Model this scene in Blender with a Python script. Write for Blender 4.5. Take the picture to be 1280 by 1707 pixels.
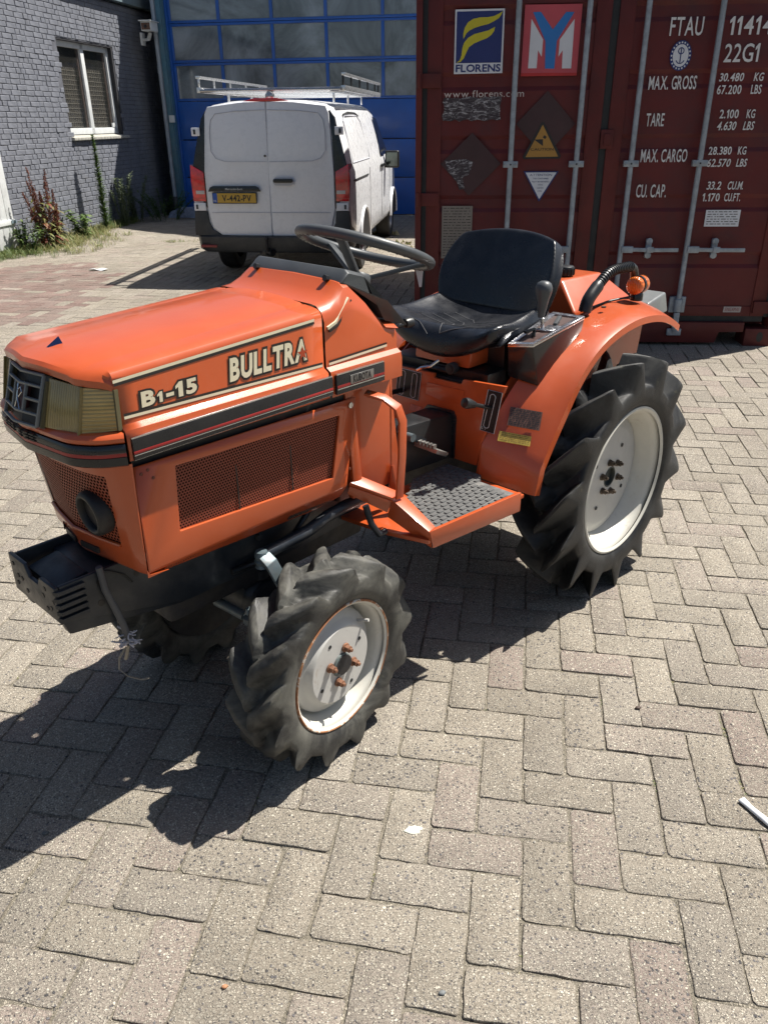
import bpy, bmesh, math, random
from mathutils import Vector, Matrix, noise
R = math.radians
random.seed(7)
for o in list(bpy.data.objects): bpy.data.objects.remove(o)
SC = bpy.context.scene
COL = SC.collection

# ------------------------------------------------------------------ camera
PITCH, ROLL, CAMH = R(26.42), R(-0.64), 1.487
fw = Vector((0, math.cos(PITCH), -math.sin(PITCH)))
rt0 = Vector((1, 0, 0)); up0 = rt0.cross(fw)
rt = math.cos(ROLL) * rt0 + math.sin(ROLL) * up0
up = -math.sin(ROLL) * rt0 + math.cos(ROLL) * up0
cd = bpy.data.cameras.new('camera'); cam = bpy.data.objects.new('camera', cd); COL.objects.link(cam)
cam.matrix_world = Matrix(((rt.x, up.x, -fw.x, 0), (rt.y, up.y, -fw.y, 0), (rt.z, up.z, -fw.z, CAMH), (0, 0, 0, 1)))
cd.sensor_fit = 'VERTICAL'; cd.sensor_height = 24; cd.lens = 1316.2 / 1707 * 24
cd.clip_start = 0.05; cd.clip_end = 400
SC.camera = cam

# ------------------------------------------------------------------ light
SUN_AZ, SUN_EL = R(62), R(58)
w = bpy.data.worlds.new('World'); SC.world = w; w.use_nodes = True
nt = w.node_tree; nt.nodes.clear()
wo = nt.nodes.new('ShaderNodeOutputWorld'); bg = nt.nodes.new('ShaderNodeBackground'); sk = nt.nodes.new('ShaderNodeTexSky')
sk.sky_type = 'NISHITA'; sk.sun_disc = False; sk.sun_elevation = SUN_EL; sk.sun_rotation = SUN_AZ
sk.air_density = 1.0; sk.dust_density = 1.5; sk.ozone_density = 1.0
bg.inputs['Strength'].default_value = 0.05
nt.links.new(sk.outputs[0], bg.inputs[0]); nt.links.new(bg.outputs[0], wo.inputs[0])
sd = bpy.data.lights.new('sun', 'SUN'); sd.energy = 5.0; sd.angle = R(0.5); sd.color = (1.0, 0.955, 0.88)
so = bpy.data.objects.new('sun', sd); COL.objects.link(so)
sdir = Vector((math.sin(SUN_AZ) * math.cos(SUN_EL), math.cos(SUN_AZ) * math.cos(SUN_EL), math.sin(SUN_EL)))
so.rotation_euler = sdir.to_track_quat('Z', 'Y').to_euler(); so.location = (0, 0, 12)
SC.view_settings.view_transform = 'Standard'; SC.view_settings.look = 'None'
SC.view_settings.exposure = 0.86; SC.view_settings.gamma = 1.0; SC.view_settings.use_curve_mapping = False

# ------------------------------------------------------------------ materials
def srgb(r, g, b):
    f = lambda c: (c / 255 / 12.92) if c / 255 <= .04045 else ((c / 255 + .055) / 1.055) ** 2.4
    return (f(r), f(g), f(b))
MATS = {}
class NT:
    def __init__(s, name):
        s.m = bpy.data.materials.new(name); s.m.use_nodes = True; s.t = s.m.node_tree; s.t.nodes.clear()
        s.out = s.n('ShaderNodeOutputMaterial'); s.b = s.n('ShaderNodeBsdfPrincipled')
        s.l(s.b.outputs[0], s.out.inputs[0])
        s.tc = s.n('ShaderNodeTexCoord')
    def n(s, k, **kw):
        x = s.t.nodes.new(k)
        for a, v in kw.items(): setattr(x, a, v)
        return x
    def l(s, a, b): s.t.links.new(a, b)
    def noise(s, scale, detail=4, rough=.55, vec=None, dist=0):
        x = s.n('ShaderNodeTexNoise'); x.inputs['Scale'].default_value = scale; x.inputs['Detail'].default_value = detail
        x.inputs['Roughness'].default_value = rough; x.inputs['Distortion'].default_value = dist
        s.l(vec if vec else s.tc.outputs['Object'], x.inputs['Vector']); return x.outputs['Fac']
    def vor(s, scale, feature='F1', vec=None, out='Distance'):
        x = s.n('ShaderNodeTexVoronoi'); x.feature = feature; x.inputs['Scale'].default_value = scale
        s.l(vec if vec else s.tc.outputs['Object'], x.inputs['Vector']); return x.outputs[out]
    def ramp(s, fac, stops, interp='LINEAR'):
        x = s.n('ShaderNodeValToRGB'); cr = x.color_ramp; cr.interpolation = interp
        while len(cr.elements) < len(stops): cr.elements.new(.5)
        for e, (p, c) in zip(cr.elements, stops):
            e.position = p; e.color = (c, c, c, 1) if isinstance(c, (int, float)) else (*c, 1)
        s.l(fac, x.inputs[0]); return x.outputs[0]
    def mix(s, fac, a, b, mode='MIX'):
        x = s.n('ShaderNodeMix'); x.data_type = 'RGBA'; x.blend_type = mode
        for v, i in ((fac, 0), (a, 6), (b, 7)):
            if isinstance(v, (int, float)): x.inputs[i].default_value = v if i == 0 else (v, v, v, 1)
            elif isinstance(v, tuple): x.inputs[i].default_value = (*v, 1)
            else: s.l(v, x.inputs[i])
        return x.outputs[2]
    def math(s, op, a, b=None, c=None):
        x = s.n('ShaderNodeMath'); x.operation = op
        for i, v in enumerate((a, b, c)):
            if v is None: continue
            if isinstance(v, (int, float)): x.inputs[i].default_value = v
            else: s.l(v, x.inputs[i])
        return x.outputs[0]
    def bump(s, h, strength=.3, dist=.002, prev=None):
        x = s.n('ShaderNodeBump'); x.inputs['Strength'].default_value = strength; x.inputs['Distance'].default_value = dist
        s.l(h, x.inputs['Height'])
        if prev: s.l(prev, x.inputs['Normal'])
        return x.outputs[0]
    def set(s, **kw):
        for k, v in kw.items():
            i = s.b.inputs[k.replace('_', ' ')]
            if isinstance(v, (int, float)): i.default_value = v
            elif isinstance(v, tuple): i.default_value = (*v, 1)
            else: s.l(v, i)
        return s.m

def pm(name, col, rough=.5, metal=0., var=.12, vs=6., dirt=None, damt=.35, ds=5., bump=.0, bs=120., coat=0., spec=.5, rv=.12, scratch=None):
    """general painted / plastic / metal surface with uneven colour, gloss, dirt"""
    if name in MATS: return MATS[name]
    t = NT(name)
    n1 = t.noise(vs, 5, .6)
    lo = tuple(c * (1 - var) for c in col); hi = tuple(min(1, c * (1 + var)) for c in col)
    c = t.ramp(n1, [(.3, lo), (.7, hi)])
    if dirt:
        n2 = t.noise(ds, 7, .7, dist=.4)
        c = t.mix(t.math('MULTIPLY', t.ramp(n2, [(.45, 0.), (.75, 1.)]), damt), c, dirt)
    if scratch:
        n3 = t.noise(22, 8, .75, dist=1.2)
        c = t.mix(t.ramp(n3, [(.66, 0.), (.70, 1.)]), c, scratch)
    r = t.ramp(t.noise(vs * 2.3, 5, .65), [(.3, max(.02, rough - rv)), (.7, min(1, rough + rv))])
    kw = dict(Base_Color=c, Roughness=r, Metallic=metal)
    t.set(**kw); t.b.inputs['Coat Weight'].default_value = coat; t.b.inputs['Coat Roughness'].default_value = .12
    t.b.inputs['Specular IOR Level'].default_value = spec
    if bump: t.l(t.bump(t.noise(bs, 4, .6), bump, .002), t.b.inputs['Normal'])
    MATS[name] = t.m; return t.m

ORG = (.60, .088, .026)
def orange_mat():
    t = NT('orange_paint')
    n1 = t.noise(3.2, 5, .6); n2 = t.noise(11, 7, .7, dist=.5); n3 = t.noise(60, 4, .7)
    c = t.ramp(n1, [(.3, (.435, .068, .0125)), (.7, (.475, .082, .017))])
    c = t.mix(t.math('MULTIPLY', t.ramp(n2, [(.5, 0.), (.8, 1.)]), .13), c, (.46, .135, .060))       # chalky fading
    c = t.mix(t.math('MULTIPLY', t.ramp(t.noise(5, 9, .78, dist=.5), [(.52, 0.), (.70, 1.)]), .09), c, (.30, .20, .14))     # dust
    c = t.mix(t.math('MULTIPLY', t.ramp(t.noise(26, 8, .75, dist=.9), [(.66, 0.), (.72, 1.)]), .45), c, (.30, .055, .025))
    t.set(Base_Color=c, Roughness=t.ramp(n2, [(.3, .33), (.75, .43)]))
    t.b.inputs['Coat Weight'].default_value = .55; t.b.inputs['Coat Roughness'].default_value = .10
    t.l(t.bump(n3, .08, .001), t.b.inputs['Normal']); return t.m
def mesh_mat(name, plane, s, hole, col):
    """perforated sheet: hexagonally packed holes; plane picks the two object axes"""
    t = NT(name); sp = t.n('ShaderNodeSeparateXYZ'); t.l(t.tc.outputs['Object'], sp.inputs[0])
    a, b = sp.outputs[plane[0]], sp.outputs[plane[1]]
    v = t.math('DIVIDE', b, s * .866); row = t.math('FLOOR', v)
    u = t.math('ADD', t.math('DIVIDE', a, s), t.math('MULTIPLY', t.math('MODULO', t.math('ADD', row, 1000), 2), .5))
    du = t.math('SUBTRACT', t.math('FRACT', t.math('ADD', u, 500)), .5); dv = t.math('MULTIPLY', t.math('SUBTRACT', t.math('FRACT', t.math('ADD', v, 500)), .5), .866)
    d = t.math('SQRT', t.math('ADD', t.math('MULTIPLY', du, du), t.math('MULTIPLY', dv, dv)))
    solid = t.ramp(d, [(hole - .03, 0.), (hole + .03, 1.)])
    base = t.ramp(t.noise(9, 6, .7), [(.3, tuple(x * .8 for x in col)), (.7, col)])
    t.set(Base_Color=t.mix(solid, (.014, .007, .005), base), Roughness=t.ramp(solid, [(0., 1.), (1., .5)]),
          Specular_IOR_Level=t.ramp(solid, [(0., 0.), (1., .4)]))
    t.l(t.bump(solid, .7, .003), t.b.inputs['Normal']); return t.m
def rubber_mat(name, col, dusty, amt):
    t = NT(name)
    n1 = t.noise(9, 7, .7, dist=.6); n2 = t.noise(70, 6, .8); n3 = t.noise(380, 3, .6)
    c = t.ramp(n2, [(.3, tuple(x * .6 for x in col)), (.7, col)])
    c = t.mix(t.math('MULTIPLY', t.ramp(n1, [(.42, 0.), (.72, 1.)]), amt), c, dusty)
    c = t.mix(t.math('MULTIPLY', t.ramp(t.noise(14, 8, .8, dist=.8), [(.60, 0.), (.70, 1.)]), .35), c, (.18, .17, .09))
    t.set(Base_Color=c, Roughness=t.ramp(n1, [(.3, .36), (.7, .78)]), Specular_IOR_Level=.35)
    t.l(t.bump(t.mix(.5, n2, n3), .35, .003), t.b.inputs['Normal']); return t.m
def rim_mat(name, col):
    t = NT(name)
    n1 = t.noise(7, 6, .65); n2 = t.noise(16, 9, .8, dist=.8)
    c = t.ramp(n1, [(.3, tuple(x * .86 for x in col)), (.7, col)])
    c = t.mix(t.math('MULTIPLY', t.ramp(n2, [(.58, 0.), (.68, 1.)]), .45), c, (.30, .22, .15))
    c = t.mix(t.ramp(t.noise(34, 8, .8, dist=.6), [(.66, 0.), (.70, 1.)]), c, (.26, .10, .035))
    t.set(Base_Color=c, Roughness=.42); t.l(t.bump(n2, .1, .002), t.b.inputs['Normal']); return t.m

ORANGE = orange_mat()
MESHF = mesh_mat('perforated_front', (1, 2), .0088, .33, (.33, .068, .030))
MESHS = mesh_mat('perforated_side', (0, 2), .0072, .31, (.25, .055, .028))
BLACK = pm('black_plastic', (.011, .012, .013), .38, var=.3, dirt=(.07, .07, .07), damt=.2, bump=.05, bs=300)
BLACKG = pm('black_gloss', (.012, .013, .016), .2, var=.2, dirt=(.08, .08, .08), damt=.15)
GREYP = pm('dash_grey', (.055, .060, .064), .42, var=.15, dirt=(.12, .12, .12), damt=.3, bump=.05, bs=400)
RUB_R = rubber_mat('rear_rubber', (.017, .017, .018), (.095, .095, .088), .50)
RUB_F = rubber_mat('front_rubber', (.034, .034, .033), (.17, .165, .14), .75)
RIMW = rim_mat('rim_cream', (.62, .60, .53)); RIMG = rim_mat('rim_grey', (.50, .49, .46))
t_ = NT('rusty_edge'); t_.set(Base_Color=t_.ramp(t_.noise(18, 8, .8, dist=.8), [(.42, (.52, .50, .44)), (.47, (.34, .15, .06)), (.60, (.24, .085, .03)), (.72, (.40, .17, .06))]), Roughness=.7); RUSTE = t_.m
RUST = pm('rusty_bolt', (.21, .095, .05), .75, var=.4, vs=60, dirt=(.12, .05, .03), damt=.5, ds=80, bump=.4, bs=300)
BOLTG = pm('brown_bolt', (.10, .075, .055), .55, .5, var=.3, vs=60)
STEELB = pm('blue_steel', (.105, .14, .155), .45, .3, var=.2, vs=20, dirt=(.20, .12, .07), damt=.4, ds=22)
DKBLUE = pm('chassis_dark', (.013, .017, .023), .40, var=.25, vs=9, dirt=(.09, .085, .08), damt=.4, ds=9, bump=.15, bs=140)
DKIRON = pm('engine_dark', (.018, .018, .02), .6, var=.4, vs=14, dirt=(.06, .045, .03), damt=.5, ds=12, bump=.4, bs=80)
CHROME = pm('chrome', (.62, .63, .64), .18, 1., var=.08, vs=30, rv=.08)
ALU = pm('aluminium', (.72, .73, .74), .32, .85, var=.06, vs=20)
RED = pm('trim_red', (.30, .018, .018), .35, var=.2)
CREAM = pm('decal_cream', (.70, .64, .46), .45, var=.06, scratch=(.50, .10, .04))
DKDEC = pm('decal_black', (.020, .016, .014), .45, var=.2)
DECOR = pm('decal_orange', (.36, .046, .012), .38, var=.12, dirt=(.5, .16, .09), damt=.25, ds=14, coat=.2)
SEATM = pm('seat_vinyl', (.010, .011, .014), .30, var=.3, vs=8, dirt=(.07, .07, .075), damt=.35, ds=9, bump=.25, bs=260, rv=.1)
SEAM = pm('seat_piping', (.075, .075, .08), .6, var=.3, vs=60)
WHITEP = pm('white_paint', (.80, .81, .83), .30, var=.02, coat=.6)
MATG = pm('floor_mat', (.10, .10, .098), .8, var=.35, vs=40, dirt=(.24, .23, .21), damt=.7, ds=20, bump=.4, bs=300)
def lens_mat(name, col, axis, freq, emis=None, rough=.15):
    t = NT(name); sp = t.n('ShaderNodeSeparateXYZ'); t.l(t.tc.outputs['Object'], sp.inputs[0])
    wv = t.math('SINE', t.math('MULTIPLY', sp.outputs[axis], freq))
    n = t.noise(14, 5, .6)
    c = t.mix(t.ramp(n, [(.3, 0.), (.7, 1.)]), tuple(x * .7 for x in col), col)
    c = t.mix(t.math('MULTIPLY', t.math('ADD', wv, 1.), .18), c, tuple(x * .45 for x in col))
    t.set(Base_Color=c, Roughness=rough); t.b.inputs['Coat Weight'].default_value = .8; t.b.inputs['Coat Roughness'].default_value = .1
    t.l(t.bump(wv, .5, .002), t.b.inputs['Normal'])
    if emis:
        tp_ = t.n('ShaderNodeBsdfTransparent'); tp_.inputs[0].default_value = (*emis, 1); mx = t.n('ShaderNodeMixShader'); mx.inputs[0].default_value = .96; t.l(tp_.outputs[0], mx.inputs[1]); t.l(t.b.outputs[0], mx.inputs[2]); t.l(mx.outputs[0], t.out.inputs[0])
    return t.m
LENS_A = lens_mat('headlight_lens_front', (.40, .295, .10), 1, 1100, emis=(.85, .68, .34), rough=.1)
LENS_B = lens_mat('headlight_lens_side', (.50, .35, .11), 2, 900, emis=(.85, .66, .30), rough=.1)
AMBER = lens_mat('amber_lens', (.80, .17, .01), 1, 900, rough=.1)

# ------------------------------------------------------------------ mesh builder
class MB:
    def __init__(s): s.v = []; s.f = []; s.m = []
    def add(s, vs, fs, mi=0):
        k = len(s.v); s.v += [tuple(v) for v in vs]; s.f += [tuple(i + k for i in f) for f in fs]; s.m += [mi] * len(fs); return s
    def box(s, x0, x1, y0, y1, z0, z1, mi=0, M=None):
        vs = [Vector((x, y, z)) for x in (x0, x1) for y in (y0, y1) for z in (z0, z1)]
        if M: vs = [M @ v for v in vs]
        return s.add(vs, [(0, 1, 3, 2), (4, 6, 7, 5), (0, 4, 5, 1), (2, 3, 7, 6), (0, 2, 6, 4), (1, 5, 7, 3)], mi)
    def hexa(s, bot, top, mi=0):
        """two matching polygons (counter-clockwise seen from outside top)"""
        n = len(bot); vs = list(bot) + list(top)
        fs = [tuple(reversed(range(n))), tuple(range(n, 2 * n))] + [(i, (i + 1) % n, n + (i + 1) % n, n + i) for i in range(n)]
        return s.add(vs, fs, mi)
    def prism(s, poly, ax, h0, h1, mi=0):
        """polygon in the two axes other than ax, extruded along ax"""
        def p3(a, b, h): return {'x': (h, a, b), 'y': (a, h, b), 'z': (a, b, h)}[ax]
        return s.hexa([p3(a, b, h0) for a, b in poly], [p3(a, b, h1) for a, b in poly], mi)
    def loft(s, rings, closed=True, caps=True, mi=0):
        n = len(rings[0]); vs = [v for r in rings for v in r]; fs = []
        for i in range(len(rings) - 1):
            for j in range(n if closed else n - 1):
                a, b = i * n + j, i * n + (j + 1) % n; fs.append((a, b, b + n, a + n))
        if caps and closed: fs += [tuple(reversed(range(n))), tuple(range(len(vs) - n, len(vs)))]
        return s.add(vs, fs, mi)
    def tube(s, pts, r, seg=10, closed=False, mi=0, flat=None, caps=True):
        pts = [Vector(p) for p in pts]; n = len(pts); rings = []; prev = None
        for i, p in enumerate(pts):
            a = pts[(i - 1) % n] if (closed or i > 0) else p; b = pts[(i + 1) % n] if (closed or i < n - 1) else p
            t = (b - a).normalized()
            if prev is None: u = t.orthogonal().normalized() if not flat else (Vector(flat) - t * t.dot(Vector(flat))).normalized()
            else: u = (prev - t * t.dot(prev)).normalized()
            prev = u; v = t.cross(u); rr = r[i] if isinstance(r, list) else r
            if isinstance(rr, (list, tuple)): ra, rb = rr
            else: ra = rb = rr
            rings.append([p + u * ra * math.cos(2 * math.pi * k / seg) + v * rb * math.sin(2 * math.pi * k / seg) for k in range(seg)])
        if closed: rings.append(rings[0]); return s.loft(rings, True, False, mi)
        return s.loft(rings, True, caps, mi)
    def bar(s, pts, wv, w, h, mi=0):
        """rectangular bar along pts; wv = width direction"""
        pts = [Vector(p) for p in pts]; wv = Vector(wv).normalized(); rings = []; n = len(pts)
        for i, p in enumerate(pts):
            a = pts[max(0, i - 1)]; b = pts[min(n - 1, i + 1)]; t = (b - a).normalized()
            x = (wv - t * t.dot(wv)).normalized(); y = t.cross(x)
            rings.append([p + x * w / 2 + y * h / 2, p - x * w / 2 + y * h / 2, p - x * w / 2 - y * h / 2, p + x * w / 2 - y * h / 2])
        return s.loft(rings, True, True, mi)
    def rev(s, prof, c=(0, 0, 0), ax=(0, 1, 0), seg=48, mi=0, closed=False):
        """prof: list of (radius, along-axis)"""
        ax = Vector(ax).normalized(); u = ax.orthogonal().normalized()
        if abs(ax.y) > .9: u = Vector((1, 0, 0))
        v = ax.cross(u); c = Vector(c)
        rings = [[c + ax * a + (u * math.cos(2 * math.pi * k / seg) + v * math.sin(2 * math.pi * k / seg)) * max(r, 1e-5) for k in range(seg)] for r, a in prof]
        if closed: rings.append(rings[0])
        return s.loft(rings, True, False, mi)
    def cyl(s, a, b, r, seg=16, mi=0, r2=None):
        a = Vector(a); b = Vector(b); t = (b - a).normalized(); u = t.orthogonal().normalized(); v = t.cross(u); r2 = r if r2 is None else r2
        return s.loft([[p + (u * math.cos(2 * math.pi * k / seg) + v * math.sin(2 * math.pi * k / seg)) * q for k in range(seg)] for p, q in ((a, r), (b, r2))], True, True, mi)
    def grid(s, fn, nu, nv, mi=0):
        vs = [fn(i / nu, j / nv) for i in range(nu + 1) for j in range(nv + 1)]
        fs = [(i * (nv + 1) + j, (i + 1) * (nv + 1) + j, (i + 1) * (nv + 1) + j + 1, i * (nv + 1) + j + 1) for i in range(nu) for j in range(nv)]
        return s.add(vs, fs, mi)
    def build(s, name, mats, parent=None, bevel=0., segs=2, smooth=35, loc=None, sub=0, bang=30):
        me = bpy.data.meshes.new(name); me.from_pydata(s.v, [], s.f)
        for m in (mats if isinstance(mats, (list, tuple)) else [mats]): me.materials.append(m)
        for p, mi in zip(me.polygons, s.m): p.material_index = mi
        bm = bmesh.new(); bm.from_mesh(me)
        bmesh.ops.remove_doubles(bm, verts=bm.verts, dist=1e-6)
        bmesh.ops.recalc_face_normals(bm, faces=bm.faces)
        if bevel:
            es = [e for e in bm.edges if len(e.link_faces) == 2 and e.calc_face_angle(0) > R(bang)]
            if es: bmesh.ops.bevel(bm, geom=es, offset=bevel, segments=segs, affect='EDGES', profile=.6, clamp_overlap=True)
        bm.to_mesh(me); bm.free()
        if smooth:
            me.polygons.foreach_set('use_smooth', [True] * len(me.polygons)); me.set_sharp_from_angle(angle=R(smooth))
        o = bpy.data.objects.new(name, me); COL.objects.link(o)
        if parent: o.parent = parent
        if loc: o.location = loc
        if sub:
            md = o.modifiers.new('sub', 'SUBSURF'); md.levels = sub; md.render_levels = sub
        return o
def tag(o, label=None, cat=None, group=None, kind=None):
    if label: o['label'] = label
    if cat: o['category'] = cat
    if group: o['group'] = group
    if kind: o['kind'] = kind
    return o
def empty(name, mw=None, loc=None):
    o = bpy.data.objects.new(name, None); COL.objects.link(o); o.empty_display_size = .2
    if mw: o.matrix_world = mw
    if loc: o.location = loc
    return o
def rot3(x, y, z, o=(0, 0, 0)):
    return Matrix(((x[0], y[0], z[0], o[0]), (x[1], y[1], z[1], o[1]), (x[2], y[2], z[2], o[2]), (0, 0, 0, 1)))
def _glyph(ch, size, bold, shear, res):
    cu = bpy.data.curves.new('text', 'FONT'); cu.body = ch; cu.size = size; cu.offset = bold; cu.shear = shear
    cu.resolution_u = res; cu.fill_mode = 'FRONT'
    to = bpy.data.objects.new('text', cu); COL.objects.link(to); dg = bpy.context.evaluated_depsgraph_get()
    me = bpy.data.meshes.new_from_object(to.evaluated_get(dg)); bpy.data.objects.remove(to); return me
GC = {}
def text_mesh(s, size, bold=0., sx=1., shear=0., align='LEFT', spacing=1., res=3, small=()):
    """one glyph at a time, so that bold letters may overlap without holes"""
    verts, faces = [], []; x = 0.
    for i, ch in enumerate(s):
        if ch == ' ': x += size * .30 * spacing; continue
        kk = .68 if i in small else 1.
        key = (ch, round(size, 5), round(bold, 5), shear, res)
        if key not in GC:
            a_ = _glyph(ch, size, bold, shear, res)
            if bold: b_ = _glyph(ch, size, 0, 0, res)
            else: b_ = a_
            xs = [v.co.x for v in b_.vertices]
            GC[key] = ([tuple(v.co) for v in a_.vertices], [tuple(p.vertices) for p in a_.polygons], min(xs), max(xs))
        V_, F_, x0, x1 = GC[key]; k = len(verts)
        if ch == '1':
            H_ = .69 * size; aa = .12 * size - bold; ww = .105 * size + 2 * bold; P_ = [(aa, -bold), (aa + ww, -bold), (aa + ww, H_ + bold), (aa + ww * .25, H_ + bold), (-bold, H_ - .13 * size - bold * .2), (-bold, H_ - .25 * size - bold), (aa, H_ - .17 * size - bold)]
            V_ = [(a_ + shear * b_, b_, 0) for a_, b_ in P_]; F_ = [tuple(range(7))]; x0, x1 = 0, .225 * size
        verts += [((p[0] - x0) * kk + x, p[1] * kk, i * 1e-5) for p in V_]; faces += [tuple(j + k for j in f) for f in F_]
        x += (x1 - x0) * kk + size * .105 * spacing * (1.35 if ch in '.1' else 1)
    w_ = x - size * .105 * spacing
    dx = -w_ / 2 if align == 'CENTER' else 0
    me = bpy.data.meshes.new('text'); me.from_pydata([((p[0] + dx) * sx, p[1], p[2]) for p in verts], [], faces); return me
def text(name, s, M, size, mat, parent, **kw):
    """flat lettering; M places text x/y/normal in the parent's space; size = cap height"""
    me = text_mesh(s, size / .69, **kw); me.materials.append(mat); me.transform(M); me.name = name
    o = bpy.data.objects.new(name, me); COL.objects.link(o); o.parent = parent; return o
def flat(name, polys, M, mat, parent):
    mb = MB()
    for p in polys: mb.add([M @ Vector((a, b, 0)) for a, b in p], [tuple(range(len(p)))])
    return mb.build(name, mat, parent, smooth=0)
def inset_poly(cx, cy, w, h, r, n=5):
    pts = []
    for sx, sy, a0 in ((1, 1, 0), (-1, 1, 90), (-1, -1, 180), (1, -1, 270)):
        for k in range(n + 1):
            a = R(a0 + 90 * k / n); pts.append((cx + sx * (w / 2 - r) + r * math.cos(a), cy + sy * (h / 2 - r) + r * math.sin(a)))
    return pts

# ================================================================== GROUND
LS, LX, LY, LA = .107, .543, 2.014, R(-9.81)
def lat(u, v):
    return (LX + LS * (math.cos(LA) * u + math.sin(LA) * v), LY + LS * (math.sin(LA) * u - math.cos(LA) * v))
def project(p):
    d = Vector(p) - Vector((0, 0, CAMH)); z = d.dot(fw)
    return (640 + 1316.2 * d.dot(rt) / z, 853.5 - 1316.2 * d.dot(up) / z, z)
BY = R(9.1)
BU = Vector((math.cos(BY), -math.sin(BY), 0)); BV = Vector((math.sin(BY), math.cos(BY), 0)); WO = Vector((-4.761, 10.845, 0)); V0 = 4.535
def toB(p): d = Vector(p) - WO; return d.dot(BU), d.dot(BV)
BM = rot3(BU, BV, (0, 0, 1), WO)

t = NT('joint_sand'); gp = t.n('ShaderNodeNewGeometry').outputs['Position']
c = t.ramp(t.noise(30, 8, .75, vec=gp), [(.3, (.15, .136, .108)), (.7, (.33, .298, .235))])
c = t.mix(t.math('MULTIPLY', t.ramp(t.noise(2.3, 6, .7, vec=gp), [(.5, 0.), (.72, 1.)]), .45), c, (.11, .115, .045))
t.set(Base_Color=c, Roughness=.95); t.l(t.bump(t.noise(220, 5, .8, vec=gp), .9, .004), t.b.inputs['Normal']); SAND = t.m
def stone_mat(name, cols, dark):
    t = NT(name); gp = t.n('ShaderNodeNewGeometry').outputs['Position']
    at = t.n('ShaderNodeAttribute'); at.attribute_name = 'tint'; oi = t.n('ShaderNodeObjectInfo')
    rnd = t.math('FRACT', t.math('ADD', at.outputs['Fac'], oi.outputs['Random']))
    base = t.ramp(rnd, [(0., cols[0]), (.35, cols[1]), (.7, cols[2]), (1., cols[3])])
    fine = t.noise(520, 4, .85, vec=gp)
    base = t.mix(t.ramp(fine, [(.38, 0.), (.58, 1.)]), t.mix(1., base, (.44, .43, .42), 'MULTIPLY'), base)
    base = t.mix(1., base, t.ramp(t.noise(210, 5, .8, vec=gp), [(.34, .55), (.5, .98), (.66, 1.45)]), 'MULTIPLY')
    # aggregate grains of two sizes, light and dark
    def grains(scale, off, lo, hi, amt):
        mp = t.n('ShaderNodeMapping'); mp.inputs['Location'].default_value = (off, off * 2, 0); t.l(gp, mp.inputs[0])
        wob = t.n('ShaderNodeTexNoise'); wob.inputs['Scale'].default_value = scale * .8; t.l(mp.outputs[0], wob.inputs['Vector'])
        vv = t.n('ShaderNodeMix'); vv.data_type = 'VECTOR'; vv.inputs[0].default_value = .006; t.l(mp.outputs[0], vv.inputs[4]); t.l(wob.outputs['Color'], vv.inputs[5])
        vx = t.n('ShaderNodeTexVoronoi'); vx.inputs['Scale'].default_value = scale; t.l(vv.outputs[1], vx.inputs['Vector'])
        sp = t.n('ShaderNodeSeparateColor'); t.l(vx.outputs['Color'], sp.inputs[0])
        sz = t.math('MULTIPLY', t.math('ADD', sp.outputs[1], .55), .40)
        inside = t.ramp(t.math('SUBTRACT', sz, vx.outputs['Distance']), [(.0, 0.), (.12, 1.)])
        pres = t.math('MULTIPLY', inside, t.ramp(sp.outputs[0], [(amt, 1.), (amt + .02, 0.)]))
        col = t.ramp(sp.outputs[2], [(0., lo), (.12, tuple(x * 1.8 for x in lo)), (.22, hi), (.75, tuple(min(.85, x * 1.5) for x in hi)), (1., tuple(min(.95, x * 2.0) for x in hi))], 'CONSTANT')
        return pres, col, inside
    p1, c1, h1 = grains(165, 0, dark, cols[4], .60)
    p2, c2, h2 = grains(300, 3.1, dark, cols[4], .72)
    c = t.mix(p2, base, c2); c = t.mix(p1, c, c1)
    big = t.noise(1.1, 6, .65, vec=gp)
    c = t.mix(t.math('MULTIPLY', t.ramp(big, [(.35, 1.), (.6, 0.)]), .35), c, t.mix(1., c, (.62, .60, .56), 'MULTIPLY'))
    dusty = t.ramp(t.noise(2.7, 7, .7, vec=gp), [(.55, 0.), (.75, 1.)])
    c = t.mix(t.math('MULTIPLY', dusty, .45), c, (.30, .27, .22))
    rnd2 = t.math('FRACT', t.math('MULTIPLY', rnd, 7.31))
    c = t.mix(1., c, t.ramp(rnd2, [(0., .88), (1., 1.07)]), 'MULTIPLY')
    t.set(Base_Color=c, Roughness=.86, Specular_IOR_Level=.3)
    hh = t.math('ADD', t.math('MULTIPLY', p1, .7), t.math('MULTIPLY', p2, .35))
    nb = t.bump(t.noise(45, 5, .7, vec=gp), .25, .006); t.l(t.bump(t.math('ADD', hh, t.math('MULTIPLY', fine, .5)), 1., .0042, nb), t.b.inputs['Normal']); return t.m
STONE = stone_mat('washed_concrete', [(.350, .308, .252), (.370, .326, .264), (.345, .306, .256), (.360, .292, .252), (.44, .40, .33)], (.095, .09, .092))
REDST = stone_mat('red_clay_paver', [(.25, .170, .148), (.29, .20, .172), (.25, .205, .175), (.30, .23, .20), (.31, .23, .20)], (.18, .13, .12))
SAND = stone_mat('joint_sand', [(.29, .258, .205), (.30, .262, .21), (.285, .255, .20), (.285, .25, .195), (.36, .32, .255)], (.09, .085, .075))

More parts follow.
